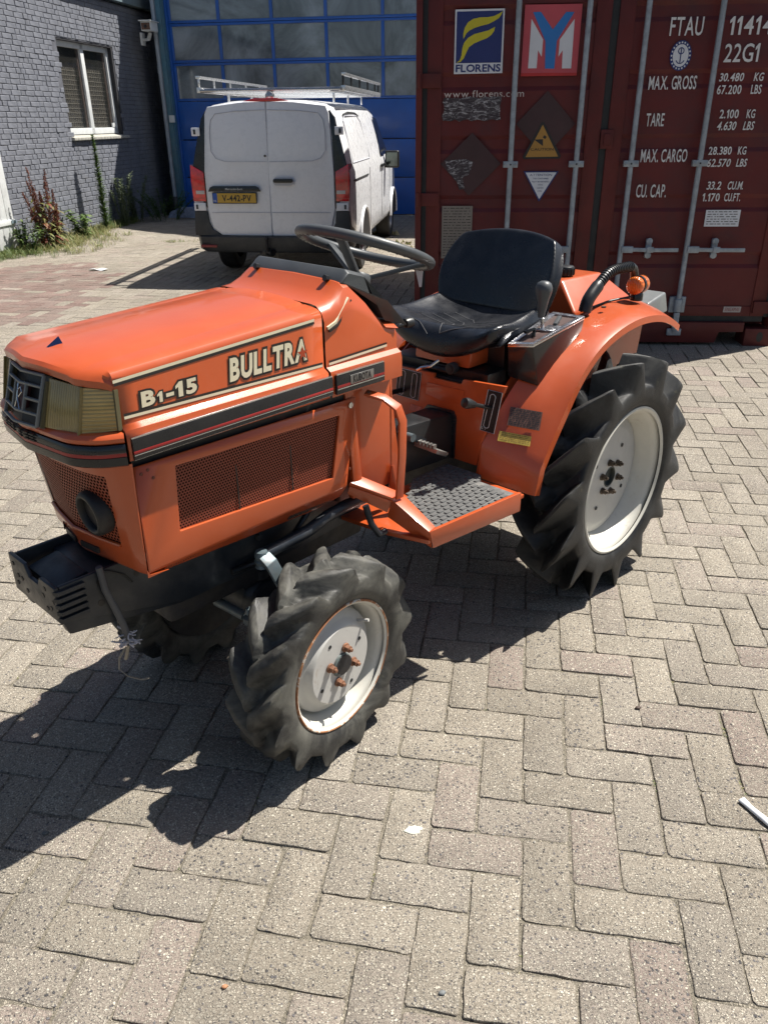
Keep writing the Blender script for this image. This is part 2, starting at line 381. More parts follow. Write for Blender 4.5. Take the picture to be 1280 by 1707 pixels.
gmb = MB().box(-30, 40, -12, 60, -.30, -.0075)
def sandz(a, b_):
    x, y = -1.8 + 4.2 * a, .75 + 4.0 * b_
    q = Vector((x * 2.2, y * 2.2, 0)); d = ((x - .28) / .30) ** 2 + ((y - 1.33) / .20) ** 2
    z = -.0042 + .0020 * noise.noise(q) + .0016 * noise.noise(q * 6.3) + .0004 * math.exp(-d * 1.1) * (1 + .5 * noise.noise(q * 3))
    e = min(1, min(a, 1 - a, b_, 1 - b_) * 25); return (x, y, z * e - .0070 * (1 - e))
gmb.grid(sandz, 230, 220); ground = gmb.build('ground', SAND, smooth=60); tag(ground, kind='structure')
ground['label'] = 'sandy bed showing in the joints of the paved yard'
RED_POLY = [(-5.2, 8.6), (-4.12, 9.78), (-3.36, 9.77), (-2.87, 8.63), (-2.74, 7.53), (-2.78, 6.54), (-5.2, 6.0)]
def inpoly(x, y, P):
    k = False
    for i in range(len(P)):
        (x1, y1), (x2, y2) = P[i], P[i - 1]
        if (y1 > y) != (y2 > y) and x < (x2 - x1) * (y - y1) / (y2 - y1) + x1: k = not k
    return k
def outline(L, W, rnd, detail=True):
    """slightly worn rectangular outline, counter-clockwise"""
    hx, hy = L / 2, W / 2; c = .0042; pts = []
    for sx, sy in ((1, -1), (1, 1), (-1, 1), (-1, -1)):
        ck = c * rnd.uniform(.5, 2.2)
        a = (sx * hx, sy * (hy - ck)); b = (sx * (hx - ck), sy * hy)
        pts += [a, b] if (sx * sy < 0) == False and True else [b, a]
    # order the corners properly
    pts = sorted(pts, key=lambda p: math.atan2(p[1] / hy, p[0] / hx))
    out = []
    for i, p in enumerate(pts):
        q = pts[(i + 1) % len(pts)]; out.append(p)
        d = math.hypot(q[0] - p[0], q[1] - p[1])
        if detail and d > .05:
            n = 7 if d > .12 else 4
            for k in range(1, n): out.append((p[0] + (q[0] - p[0]) * k / n + rnd.uniform(-.0022, .0016), p[1] + (q[1] - p[1]) * k / n + rnd.uniform(-.0022, .0016)))
    return out
def stone_rings(L, W, rnd, detail=True):
    o = outline(L, W, rnd, detail); r = []
    for ins, z in ((0., -.022), (0., -.0026), (.0006, -.0007), (.0022, 0.)):
        ring = []
        for x, y in o:
            zz = z + (rnd.uniform(-.0012, .0006) if ins > 0 else 0)
            ring.append((x - math.copysign(min(ins, abs(x)), x) * (abs(x) > .03), y - math.copysign(min(ins, abs(y)), y), zz))
        r.append(ring)
    return r
rnd = random.Random(3)
SL, SW = .2088, .1018
var = []
for k in range(10):
    m = MB(); m.loft(stone_rings(SL, SW, rnd), True, True); o = m.build('paving_stone', STONE, smooth=50); var.append(o.data)
    bpy.data.objects.remove(o)
stones = []
for v in range(-150, 14):
    for u in range(-75, 100):
        kind = None
        if (u + v) % 4 == 0: kind = 'H'; cu, cv = u + 1, v + .5
        elif (u + v) % 4 == 2: kind = 'V'; cu, cv = u + .5, v + 1
        if not kind: continue
        x, y = lat(cu, cv)
        b = toB((x, y, 0))
        if b[0] < .06 or b[1] > V0 - .02 or y < .35 or y > 15.5: continue
        if x > 5.5 and y > 5: continue
        px, py, z = project((x, y, 0))
        if z < .2 or not (-500 < px < 1900): continue
        area = 1 / (z * z) * (CAMH / z)
        vis = -40 < px < 1320 and -20 < py < 1760
        stones.append((-area if vis else 0, x, y, kind, py))
stones.sort()
near = [s for s in stones[:300]]; rest = stones[300:]
for a, x, y, kind, py in near:
    o = bpy.data.objects.new('paving_stone', rnd.choice(var)); COL.objects.link(o); o.parent = ground
    ang = LA + (0 if kind == 'H' else math.pi / 2) + rnd.choice((0, math.pi)) + R(rnd.gauss(0, .7))
    o.location = (x + rnd.gauss(0, .0012), y + rnd.gauss(0, .0012), rnd.gauss(0, .0007)); o.rotation_euler = (R(rnd.gauss(0, .38)), R(rnd.gauss(0, .25)), ang)
for nm, red in (('paving_stones', False), ('red_paving_stones', True)):
    mb = MB(); tints = []
    for a, x, y, kind, py in rest:
        if (inpoly(x + .12 * math.sin(y * 9), y + .1 * math.sin(x * 11), RED_POLY) and (math.sin(x * 91.7 + y * 57.3) > -.93)) != red: continue
        if red and rnd.random() < .06: pass
        det = math.hypot(x, y) < 5.5
        if det: rings = stone_rings(SL, SW, rnd, False)
        else:
            hx, hy = SL / 2, SW / 2
            rings = [[(-hx, -hy, -.02), (hx, -hy, -.02), (hx, hy, -.02), (-hx, hy, -.02)], [(-hx, -hy, -.003), (hx, -hy, -.003), (hx, hy, -.003), (-hx, hy, -.003)], [(-hx + .004, -hy + .004, 0), (hx - .004, -hy + .004, 0), (hx - .004, hy - .004, 0), (-hx + .004, hy - .004, 0)]]
        M = Matrix.Translation((x, y, rnd.gauss(0, .001))) @ Matrix.Rotation(LA + (0 if kind == 'H' else math.pi / 2) + R(rnd.gauss(0, .8)), 4, 'Z') @ Matrix.Rotation(R(rnd.gauss(0, .45)), 4, 'X') @ Matrix.Rotation(R(rnd.gauss(0, .25)), 4, 'Y')
        k = len(mb.f); mb.loft([[tuple(M @ Vector(p)) for p in r] for r in rings], True, False)
        n = len(rings[0]); mb.add([M @ Vector(p) for p in rings[-1]], [tuple(range(n))])
        tints += [rnd.random()] * (len(mb.f) - k)
    me = bpy.data.meshes.new(nm); me.from_pydata(mb.v, [], mb.f); me.materials.append(REDST if red else STONE)
    at = me.attributes.new('tint', 'FLOAT', 'FACE'); at.data.foreach_set('value', tints)
    o = bpy.data.objects.new(nm, me); COL.objects.link(o); o.parent = ground; tag(o, kind='stuff')
    o['label'] = 'red clay pavers laid by the brick wall' if red else 'grey washed pavers further off in the yard'

# ================================================================== BRICK BUILDING (left)
BRICKP = pm('painted_brick', (.165, .175, .205), .62, var=.16, vs=5, dirt=(.22, .21, .20), damt=.30, ds=9, bump=.5, bs=160)
MORTAR = pm('painted_mortar', (.115, .12, .14), .8, var=.25, vs=12, bump=.5, bs=120)
WINW = pm('window_white', (.66, .68, .68), .5, var=.06, dirt=(.35, .34, .32), damt=.4, ds=7)
SILLM = pm('stone_sill', (.36, .35, .31), .8, var=.25, vs=30, bump=.3)
FASC = pm('grey_fascia', (.20, .27, .30), .5, var=.12, dirt=(.2, .2, .2), damt=.4)
def glass_mat(name, col, rough, clear, dn=3., dusty=(.16, .17, .17), damt=.5):
    t = NT(name)
    n = t.noise(dn, 6, .65, dist=.8); c = t.mix(t.math('MULTIPLY', t.ramp(n, [(.35, 0.), (.75, 1.)]), damt), col, dusty)
    t.set(Base_Color=c, Roughness=rough); t.b.inputs['Specular IOR Level'].default_value = .8
    if clear:
        tr = t.n('ShaderNodeBsdfTransparent'); mx = t.n('ShaderNodeMixShader'); mx.inputs[0].default_value = 1 - clear
        t.l(tr.outputs[0], mx.inputs[1]); t.l(t.b.outputs[0], mx.inputs[2]); t.l(mx.outputs[0], t.out.inputs[0])
    return t.m
WGLASS = glass_mat('window_glass', (.035, .034, .030), .06, .75, damt=.25)
ROOMD = pm('dark_interior', (.022, .022, .022), .9)
bb = empty('brick_building', BM); tag(bb, 'blue-grey painted brick building with a white two-pane window', 'building')
W0, W1, WZ0, WZ1 = 1.90, 3.62, 1.30, 2.56
TOPZ = 3.16; VA, VB = -7.0, 5.55
wall = MB()
for (a, b_, z0, z1) in ((VA, W0, 0, TOPZ), (W1, VB, 0, TOPZ), (W0, W1, 0, WZ0), (W0, W1, WZ1, TOPZ)):
    wall.box(-.30, -.0075, a, b_, z0 - .1 if z0 == 0 else z0, z1)
wall.build('wall', MORTAR, bb, smooth=0)
MB().box(-6, -.31, VA, VB, TOPZ - .02, TOPZ + .02).box(-6.2, -6, VA, VB, -.1, TOPZ).build('rear_walls', MORTAR, bb, smooth=0)
MB().box(-.32, .09, VA, VB, TOPZ + .03, TOPZ + .30).box(-.32, .105, VA, VB + .01, TOPZ + .27, TOPZ + .33).build('roof_fascia', FASC, bb, bevel=.004)
MB().box(-6.2, -.32, VA, VB, TOPZ + .03, TOPZ + .25).build('roof', MORTAR, bb, smooth=0)
def brick_mesh(L, H, rnd):
    hx, hz = L / 2, H / 2; r = []
    for ins, d in ((0, -.014), (0, -.004), (.0035, 0.)):
        ring = []
        for y, z in ((-hx, -hz), (-hx * .3, -hz), (hx * .4, -hz), (hx, -hz), (hx, hz), (hx * .2, hz), (-hx * .35, hz), (-hx, hz)):
            ring.append((d + (rnd.uniform(-.0012, .0008) if ins else 0), y - math.copysign(ins, y) + rnd.uniform(-.001, .001), z - math.copysign(ins, z) + rnd.uniform(-.0012, .0012)))
        r.append(ring)
    return r
bvar = {}
for L in (.205, .097):
    bvar[L] = []
    for k in range(5):
        o = MB().loft(brick_mesh(L, .0555, rnd), True, True).build('brick', BRICKP, smooth=0); bvar[L].append(o.data); bpy.data.objects.remove(o)
bricks = []; CH = .0632
for row in range(0, 51):
    z = row * CH + CH / 2 - .02
    y = VA + rnd.uniform(0, .2)
    while y < VB:
        L = .205 if rnd.random() < .62 else .097
        yc = y + L / 2; y += L + .0105
        if yc + L / 2 > VB + .02 or z + .03 > TOPZ + .04: continue
        if WZ0 - .02 < z < WZ1 and W0 - .03 < yc < W1 + .03:
            continue
        p = BM @ Vector((0, yc, z)); px, py, zz = project(p)
        vis = -20 < px < 300 and -20 < py < 450 and zz > 0 and yc > -.02
        bricks.append((-(L / (zz * zz)) if vis else 0, yc, z, L))
bricks.sort()
for a, yc, z, L in bricks[:300]:
    o = bpy.data.objects.new('brick', rnd.choice(bvar[L])); COL.objects.link(o); o.parent = bb
    o.location = (rnd.gauss(0, .0018), yc, z + rnd.gauss(0, .001)); o.rotation_euler = (R(rnd.gauss(0, .5)), R(rnd.gauss(0, .8)), R(rnd.gauss(0, .6)))
mb = MB()
for a, yc, z, L in bricks[300:]:
    dx = rnd.gauss(0, .002); dz = rnd.gauss(0, .0012)
    mb.loft([[(p[0] + dx, p[1] + yc, p[2] + z + dz) for p in r] for r in brick_mesh(L, .0555, rnd)], True, False)
    k = len(mb.v); mb.f.append(tuple(range(k - 8, k))); mb.m.append(0)
o = mb.build('bricks', BRICKP, bb, smooth=0); tag(o, kind='stuff')
# window
win = MB()
fx0, fx1 = -.13, -.075
a0, a1, z0, z1 = W0 + .01, W1 - .06, WZ0 + .035, WZ1 - .02
mid = (a0 + a1) / 2 - .01
for q in ((a0, a0 + .06, z0, z1), (a1 - .07, a1, z0, z1), (a0, a1, z1 - .075, z1), (a0, a1, z0, z0 + .085), (mid - .05, mid + .05, z0, z1)):
    win.box(fx0, fx1, *q)
wf = win.build('window', WINW, bb, bevel=.004)
for p0, p1 in ((a0 + .06, mid - .05), (mid + .05, a1 - .07)):
    MB().box(-.112, -.106, p0, p1, z0 + .085, z1 - .075).build('pane', WGLASS, wf, smooth=0)
    s_ = MB()
    for q in ((p0, p0 + .03, z0 + .08, z1 - .07), (p1 - .045, p1, z0 + .08, z1 - .07)): s_.box(-.135, -.113, *q)
    s_.build('inner_frame', pm('inner_brown', (.22, .15, .13), .6), wf)
g = MB(); y = a0 + .07
while y < a1 - .07: g.box(-.168, -.165, y, y + .0035, z0 + .05, z0 + .88); y += .062
z = z0 + .1
while z < z0 + .9: g.box(-.1645, -.1615, a0 + .06, a1 - .07, z, z + .0045); z += .062
o = g.build('wire_mesh', pm('wire', (.50, .47, .40), .6), wf, smooth=0); tag(o, kind='stuff')
MB().box(-.30, -.17, a0, a1, z0, z0 + .93).build('stored_boards', pm('boards', (.075, .068, .056), .9, var=.5, vs=4), wf, smooth=0)
MB().box(-.09, -.07, a1 - .18, a1 - .1, z0 + .09, z0 + .15).build('window_catch', WINW, wf)
MB().box(-.31, -.29, W0 - .02, W1 + .02, WZ0 - .02, WZ1 + .02).build('room_backdrop', ROOMD, wf, smooth=0)
rv = MB()
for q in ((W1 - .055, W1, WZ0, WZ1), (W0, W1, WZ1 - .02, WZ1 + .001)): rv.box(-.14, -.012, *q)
rv.build('window_reveal', pm('reveal_shade', (.03, .03, .035), .8), bb, smooth=0)  # the reveal's shade is put into its dark colour
sl = MB(); y = W0 - .02
while y < W1 + .03: sl.hexa([(-.12, y, WZ0 - .035), (.045, y, WZ0 - .04), (.045, y + .098, WZ0 - .04), (-.12, y + .098, WZ0 - .035)], [(-.12, y, WZ0 + .035), (.045, y, WZ0 - .005), (.045, y + .098, WZ0 - .005), (-.12, y + .098, WZ0 + .035)]); y += .102
sl.build('window_sill', SILLM, bb, bevel=.003)
# white panel door at the left edge
wd = empty('white_door', BM); tag(wd, 'weathered white boarded door set in the brick wall at left', 'door')
MB().box(-.005, .035, -1.15, -.03, .03, 2.15).build('door_leaf', WINW, wd, bevel=.004)
for k in range(8): MB().box(.036, .046, -1.13 + k * .138, -1.13 + k * .138 + .13, .05, 2.1).build('board', WINW, wd, bevel=.003)
MB().box(.047, .062, -1.13, -.035, .33, .39).build('rail', WINW, wd, bevel=.003)
MB().box(.063, .072, -.12, -.012, .34, .38).build('hinge', FASC, wd, bevel=.003)

# ================================================================== GARAGE with sectional door
GBLUE = pm('garage_blue', (.014, .10, .40), .42, var=.12, vs=2, dirt=(.03, .07, .2), damt=.4, ds=3, coat=.1)
GDARK = pm('garage_wall', (.10, .115, .14), .7, var=.2, vs=3, bump=.3)
gb = empty('garage', BM); tag(gb, 'tall garage with a blue glazed sectional door', 'building')
D0, D1, DT = .57, 5.10, 4.15
prof = [(.58, 0), (.58, 3.4), (1.5, 3.75), (4.9, 7.6), (6.0, 8.2), (11.0, 7.8), (11.0, 0)]
gw = MB()
gw.prism([(-.29, -.1), (.50, -.1), (.50, 3.45), (-.29, 3.45)], 'y', V0 + .95, V0 + 1.2)
gw.prism([(.50, DT), (D1, DT), (D1, 7.4), (4.9, 7.3), (1.5, 3.9 + .35), (.50, 3.6 + .55)], 'y', V0 - .02, V0 + .25)
gw.prism([(D1 + .001, -.1), (11, -.1), (11, 7.8), (6, 8.2), (D1 + .001, 7.4)], 'y', V0 - .02, V0 + .25)
gw.build('wall', GDARK, gb, smooth=0)
MB().box(.36, D1, V0 + 5, V0 + 5.2, 0, 5).box(.40, .48, V0 + .26, V0 + 5, 0, 4.1).box(.36, D1, V0 + .26, V0 + 5, 4.12, 4.2).build('interior', ROOMD, gb, smooth=0)
dr = MB().box(D0 - .02, D1 + .05, V0 - .045, V0 + .10, DT, DT + .06).build('sectional_door', GBLUE, gb, bevel=.004)
for xa, xb in ((D0 - .02, D0 + .03), (D1 - .02, D1 + .05)): MB().box(xa, xb, V0 - .045, V0 + .10, 0, DT - .001).build('door_jamb', GBLUE, dr, bevel=.004)
DGLASS = glass_mat('garage_glass', (.07, .085, .095), .07, .06, dn=1.1, dusty=(.34, .39, .43), damt=.95)  # dusty tone here is a painted pale reflection of sky and cloud
cols = [D0 + .03, 1.455, 2.345, 3.24, 4.16, D1 - .02]
for k in range(3):
    MB().box(D0 + .031, D1 - .021, V0, V0 + .05, .012 + k * .6, .595 + k * .6).build('panel', GBLUE, dr, bevel=.006)
seal = MB().box(D0 + .031, D1 - .021, V0 + .002, V0 + .04, -.002, .011).build('rubber_seal', BLACK, dr)
rows = [1.80 + k * .567 for k in range(5)]
for k in range(4):
    zb, zt = rows[k] + .012, rows[k + 1] - .012 + .024
    fr = MB(); zb, zt = rows[k] + .003, rows[k + 1] - .003
    fr.box(D0 + .031, D1 - .021, V0, V0 + .05, zb, zb + .038).box(D0 + .031, D1 - .021, V0, V0 + .05, zt - .038, zt)
    for i, cx in enumerate(cols):
        wdt = .026
        x0 = cx - wdt if 0 < i < 5 else (cx if i == 0 else cx - .045); x1 = cx + wdt if 0 < i < 5 else (cx + .045 if i == 0 else cx)
        fr.box(max(x0, D0 + .031), min(x1, D1 - .021), V0 + .001, V0 + .049, zb + .0385, zt - .0385)
    fo = fr.build('section_frame', GBLUE, dr, bevel=.005)
    for i in range(5):
        MB().box(cols[i] + .02, cols[i + 1] - .02, V0 + .022, V0 + .030, zb + .03, zt - .03).build('pane', DGLASS, fo, smooth=0)
# things standing inside, seen dimly through the panes
mc = empty('machine_press', BM); tag(mc, 'dark workshop machine dimly seen behind the garage panes at left', 'machine')
MB().box(.75, 1.15, V0 + .6, V0 + 1.1, 0, 1.5).box(.85, 1.02, V0 + .7, V0 + .95, 1.5, 3.1).box(.7, 1.4, V0 + .6, V0 + .95, 2.45, 2.62).build('body', DKIRON, mc, bevel=.01)
MB().box(1.1, 1.3, V0 + .62, V0 + .9, 2.3, 2.449).build('arm', GREYP, mc, bevel=.01)
# steel post + pipe
TEAL = pm('teal_post', (.060, .155, .215), .5, var=.15, dirt=(.15, .16, .16), damt=.35)
PIPE = pm('grey_pipe', (.33, .37, .42), .55, var=.1, dirt=(.2, .2, .2), damt=.35)
o = MB().box(.475, .555, V0 - .18, V0 - .05, -.02, 4.4).box(.556, .572, V0 - .16, V0 - .05, -.02, 4.4).build('steel_post', TEAL, None, bevel=.004); o.matrix_world = BM
tag(o, 'teal painted steel post at the left jamb of the blue garage door', 'post')
dp = empty('downpipe', BM); tag(dp, 'pale grey plastic rainwater downpipe beside the teal post', 'pipe')
MB().cyl((.42, V0 - .13, .30), (.42, V0 - .13, 4.4), .042, 20).build('pipe', PIPE, dp)
for z in (.62, 2.22): MB().cyl((.42, V0 - .13, z), (.42, V0 - .13, z + .11), .048, 20).build('socket', PIPE, dp, bevel=.003)
MB().cyl((.42, V0 - .13, -.01), (.42, V0 - .13, .30), .052, 20).build('ground_pipe', GREYP, dp, bevel=.003)
sc = empty('security_camera', BM); tag(sc, 'small white security camera on a bracket at the downpipe', 'camera')
MB().box(.33, .50, V0 - .50, V0 - .22, 2.80, 2.93).build('housing', WINW, sc, bevel=.008)
MB().box(.345, .485, V0 - .512, V0 - .501, 2.815, 2.91).build('front_glass', pm('camglass', (.12, .06, .04), .2), sc)
MB().cyl((.415, V0 - .525, 2.86), (.415, V0 - .5125, 2.86), .022, 16).build('lens', BLACKG, sc)
MB().box(.31, .52, V0 - .54, V0 - .20, 2.931, 2.945).build('sunshade', WINW, sc, bevel=.003)
MB().bar([(.40, V0 - .32, 2.78), (.33, V0 - .25, 2.70), (.22, V0 - .2, 2.70)], (0, 1, 0), .05, .04).box(.19, .225, V0 - .26, V0 - .14, 2.62, 2.80).build('bracket', WINW, sc, bevel=.003)
o = MB().box(.51, .60, V0 - .22, V0 - .182, 1.48, 1.59).build('junction_box', WINW, None, bevel=.005); o.matrix_world = BM
tag(o, 'small white junction box fixed to the teal post', 'box')
TARP = pm('tarp_blue', (.20, .24, .33), .6, var=.35, vs=7, dirt=(.04, .04, .05), damt=.6, ds=16)
def tf(a, b):
    h = .17 * math.sin(math.pi * min(1, max(0, a))) ** .5 * (1 - b * .15) + .03 * noise.noise(Vector((a * 5, b * 4, 0)))
    return (.46 + a * .62 + .03 * math.sin(b * 9), V0 - .75 + b * .45, max(.004, h * (1 if .02 < b < .98 else .05)))
o = MB().grid(tf, 16, 10).build('tarpaulin', TARP, None, smooth=60); o.matrix_world = BM
tag(o, 'crumpled blue-grey tarpaulin at the foot of the downpipe', 'tarpaulin')

# ================================================================== SHIPPING CONTAINER
CMAR = pm('container_maroon', (.112, .0195, .0195), .45, var=.16, vs=2.2, dirt=(.045, .030, .035), damt=.6, ds=2.6, scratch=(.13, .05, .035), spec=.25)
CMAR2 = pm('container_frame', (.114, .0215, .0195), .5, var=.2, vs=3, dirt=(.05, .02, .02), damt=.5, ds=5, scratch=(.12, .05, .035), spec=.25)
GASK = pm('door_gasket', (.010, .012, .014), .6)
GALV = pm('galvanised', (.30, .34, .38), .5, .35, var=.22, vs=14, dirt=(.13, .14, .15), damt=.5, ds=18, bump=.15)
LETW = pm('lettering_white', (.62, .62, .62), .6, var=.08)
LETC = pm('lettering_worn', (.55, .47, .44), .6, var=.15)
DWHITE = pm('sticker_white', (.60, .62, .66), .5, var=.06)
CY = R(-4.69); CU = Vector((math.cos(CY), math.sin(CY), 0)); CV = Vector((-math.sin(CY), math.cos(CY), 0)); CW = 2.555; CH_ = 2.71; CD = 3.15  # unseen depth cut short so that sun reaches the van's side
ct = empty('shipping_container', rot3(CU, CV, (0, 0, 1), (.240, 5.848, 0))); tag(ct, 'dark red steel shipping container with closed rear doors', 'container')
def bxs(name, L, mat, par, bev=.003, **k):
    mb = MB()
    for q in L: mb.box(*q)
    return mb.build(name, mat, par, bevel=bev, **k)
for x0 in (0, CW - .040): bxs('corner_post', [(x0, x0 + .040, -.035, .12, .13, CH_ - .13)], CMAR2, ct)
for x0 in (.041, CW - .073): bxs('gasket', [(x0, x0 + .032, .0, .05, .20, CH_ - .12)], GASK, ct, 0)
bxs('header', [(.041, CW - .041, -.02, .15, CH_ - .11, CH_)], CMAR2, ct)
sill = MB().prism([(.19, .020), (2.163, .020), (2.185, .098), (2.353, .098), (2.353, .165), (.19, .165)], 'y', -.03, .12).build('sill', CMAR2, ct, bevel=.004)
for x0 in (0, CW - .19):
    for z0 in (0., CH_ - .125):
        cb = bxs('corner_casting', [(x0, x0 + .19, -.037, .15, z0 + .0, z0 + .1245)], CMAR2, ct, .006)
        mb = MB(); cx = x0 + (.105 if x0 else .085)
        mb.add([(cx + .022 * math.cos(R(a)), -.0385, z0 + .066 + .036 * math.sin(R(a))) for a in range(0, 360, 20)], [tuple(range(18))]); mb.build('casting_hole', GASK, cb, smooth=0)
# doors: stile frames and ribbed panels
def door(x0, x1, name):
    d = bxs(name, [(x0, x0 + .096, 0, .05, .205, CH_ - .115), (x1 - .096, x1, 0, .05, .205, CH_ - .115), (x0 + .0965, x1 - .0965, 0.001, .05, .205, .275), (x0 + .0965, x1 - .0965, .001, .05, CH_ - .20, CH_ - .115)], CMAR2, ct, .004)
    pr = [(.046, .276)]; z = .276; k = 0
    seq = [(.60, .0), (.02, .010)]
    prof = []; z = .276; depth = .008
    while z < CH_ - .22:
        prof += [(.008, z), (.008, min(z + .26, CH_ - .2005))]
        if z + .30 < CH_ - .3: prof += [(.022, z + .285), (.022, z + .345)]
        z += .37
    prof = [p for p in prof if p[1] <= CH_ - .2005]; prof.append((prof[-1][0], CH_ - .2005))
    mb = MB()
    for xa, xb in ((x0 + .0965, x1 - .0965),):
        vs = [(x, y, z) for x in (xa, xb) for y, z in prof]; n = len(prof)
        mb.add(vs, [(i, i + 1, n + i + 1, n + i) for i in range(n - 1)])
    mb.build('door_panel', CMAR, d, smooth=0); return d
dl = door(.073, 1.212, 'left_door'); drr = door(1.259, CW - .073, 'right_door'); dl.name = 'door'; drr.name = 'door'
bxs('gasket', [(1.2125, 1.2585, .012, .05, .205, CH_ - .115)], GASK, ct, 0)
bxs('gasket', [(.073, CW - .073, .01, .05, .1655, .2045)], GASK, ct, 0)
bxs('seam_latch', [(1.215, 1.295, -.014, -.001, 1.30, 1.415), (1.235, 1.275, -.022, -.0145, 1.32, 1.39)], CMAR2, ct)
for x0, x1 in ((.024, .160), (CW - .160, CW - .024)):
    for zc in (.27, .99, 1.709, 2.43):
        mb = MB(); mb.box(x0, x1, -.020, -.002, zc - .042, zc + .042)
        mb.cyl((.02 if x0 < 1 else CW - .02, -.045, zc - .045), (.02 if x0 < 1 else CW - .02, -.045, zc + .045), .012, 12)
        mb.build('hinge', CMAR2, ct, bevel=.004)
for xr in (.634, 1.066, 1.422, 1.864):
    rod = MB().cyl((xr, -.048, .30), (xr, -.048, CH_ - .14), .0175, 16).build('locking_rod', GALV, ct)
    for zc in (1.211, 2.0 + .42):
        MB().box(xr - .048, xr + .048, -.0655, -.028, zc - .019, zc + .019).cyl((xr - .034, -.070, zc), (xr - .034, -.066, zc), .008, 8).cyl((xr + .034, -.070, zc), (xr + .034, -.066, zc), .008, 8).build('rod_guide', GALV, rod, bevel=.004)
        if zc == 1.211: MB().cyl((xr, -.0675, zc), (xr, -.066, zc), .006, 8).build('rivet', GASK, rod)
    MB().cyl((xr, -.048, .245), (xr, -.048, .335), .028, 16).box(xr - .055, xr + .055, -.03, -.001, .235, .345).build('cam_housing', GALV, rod, bevel=.004)
    MB().box(xr - .02, xr + .02, -.066, -.036, .10, .24).box(xr - .05, xr + .05, -.055, -.0305, .075, .125).build('cam_keeper', GALV, rod, bevel=.008)
    s = 1 if xr > 1.25 else -1
    hd = MB().box(*sorted((xr, xr + s * .078)), -.078, -.052, .648, .692).build('handle_hub', GALV, rod, bevel=.006)
    pts = [(xr + s * .05, -.070, .670), (xr + s * .19, -.078, .668), (xr + s * .38, -.078, .668)]
    MB().bar(pts, (0, 0, 1), .026, .012).build('handle', GALV, rod, bevel=.004)
    cx = xr + s * .19
    MB().box(cx - .018, cx + .018, -.034, -.001, .61, .735).cyl((cx, -.040, .720), (cx, -.034, .720), .022, 14).cyl((cx, -.040, .628), (cx, -.034, .628), .022, 14).box(cx - .022, cx + .022, -.090, -.0845, .652, .690).build('handle_catch', GALV, rod, bevel=.004)
# side walls, roof
for xs in (.012, CW - .012):
    mb = MB(); rings = []; y = .13; pr = []
    while y < CD - .1:
        pr += [(xs, y), (xs, y + .07)]; xi = xs + (.036 if xs < 1 else -.036); pr += [(xi, y + .138), (xi, y + .208)]; y += .276
    vs = [(a, b_, z) for z in (.16, CH_ - .06) for a, b_ in pr]; n = len(pr)
    mb.add(vs, [(i, i + 1, n + i + 1, n + i) for i in range(n - 1)]); mb.build('side_wall', CMAR, ct, smooth=0)
    a = min(xs - .012, xs + .0) if xs < 1 else CW - .06
    bxs('side_rail', [(max(0, a), max(0, a) + .06, .151, CD, .05, .16), (max(0, a), max(0, a) + .06, .151, CD, CH_ - .06, CH_)], CMAR2, ct)
bxs('roof', [(.06, CW - .06, .15, CD, CH_ - .03, CH_ - .01)], CMAR, ct, 0); bxs('end_wall', [(.03, CW - .03, CD - .05, CD, .05, CH_)], CMAR, ct, 0)
bxs('floor', [(.06, CW - .06, .13, CD - .06, .10, .16)], CMAR2, ct, 0)
# ---- stickers and lettering, all flat prints on the door plane
def cm(x, z, off=.0, y=-.0015): return Matrix(((1, 0, 0, x), (0, 0, -1, y - off), (0, 1, 0, z), (0, 0, 0, 1)))
C0 = cm(0, 0)
def ctext(name, s, x, z, h, w_, mat=None, off=.0015, **k):
    """text fitted into width w_ (cap height h) with baseline start x, z"""
    me = text_mesh(s, h / .69, **k); xs = [v.co.x for v in me.vertices]; x0, x1 = min(xs), max(xs)
    me.transform(Matrix.Translation((-x0, 0, 0))); me.transform(Matrix.Diagonal((w_ / (x1 - x0), 1, 1, 1))); me.transform(cm(x, z, off)); me.materials.append(mat or LETW); me.name = name
    o = bpy.data.objects.new(name, me); COL.objects.link(o); o.parent = ct; return o
NAVY = pm('sticker_navy', (.010, .022, .13), .45, var=.05); YEL = pm('sticker_yellow', (.50, .44, .02), .5, var=.05)
PINK = pm('sticker_pink', (.46, .065, .085), .5, var=.08); SKYB = pm('sticker_blue', (.02, .16, .46), .5, var=.05)
st = flat('florens_sticker', [[(.243, 1.746), (.553, 1.748), (.550, 2.101), (.243, 2.100)]], C0, DWHITE, ct)
flat('sticker_field', [[(.253, 1.807), (.541, 1.807), (.540, 2.090), (.253, 2.089)]], cm(0, 0, .001), NAVY, st)
FL1 = [(0.298, 1.94), (0.296, 1.969), (0.304, 2.001), (0.324, 2.031), (0.355, 2.048), (0.397, 2.056), (0.444, 2.056), (0.486, 2.062), (0.517, 2.075), (0.537, 2.087), (0.53, 2.068), (0.516, 2.05), (0.488, 2.035), (0.451, 2.019), (0.41, 2.011), (0.368, 2.0), (0.337, 1.987), (0.316, 1.971)]
FL2 = [(0.257, 1.809), (0.278, 1.823), (0.288, 1.849), (0.293, 1.891), (0.302, 1.919), (0.327, 1.946), (0.364, 1.966), (0.406, 1.975), (0.453, 1.985), (0.494, 2.004), (0.49, 1.982), (0.473, 1.96), (0.445, 1.942), (0.403, 1.929), (0.366, 1.915), (0.335, 1.895), (0.32, 1.867), (0.305, 1.835), (0.284, 1.814)]
flat('sticker_emblem', [FL1], cm(0, 0, .002), YEL, st); flat('sticker_emblem', [FL2], cm(0, 0, .002), YEL, st)
ctext('sticker_lettering', 'FLORENS', .254, 1.758, .040, .286, NAVY, bold=.0015)
st = flat('line_sticker', [[(.672, 1.728), (1.025, 1.728), (1.025, 2.117), (.674, 2.118)]], C0, PINK, ct)
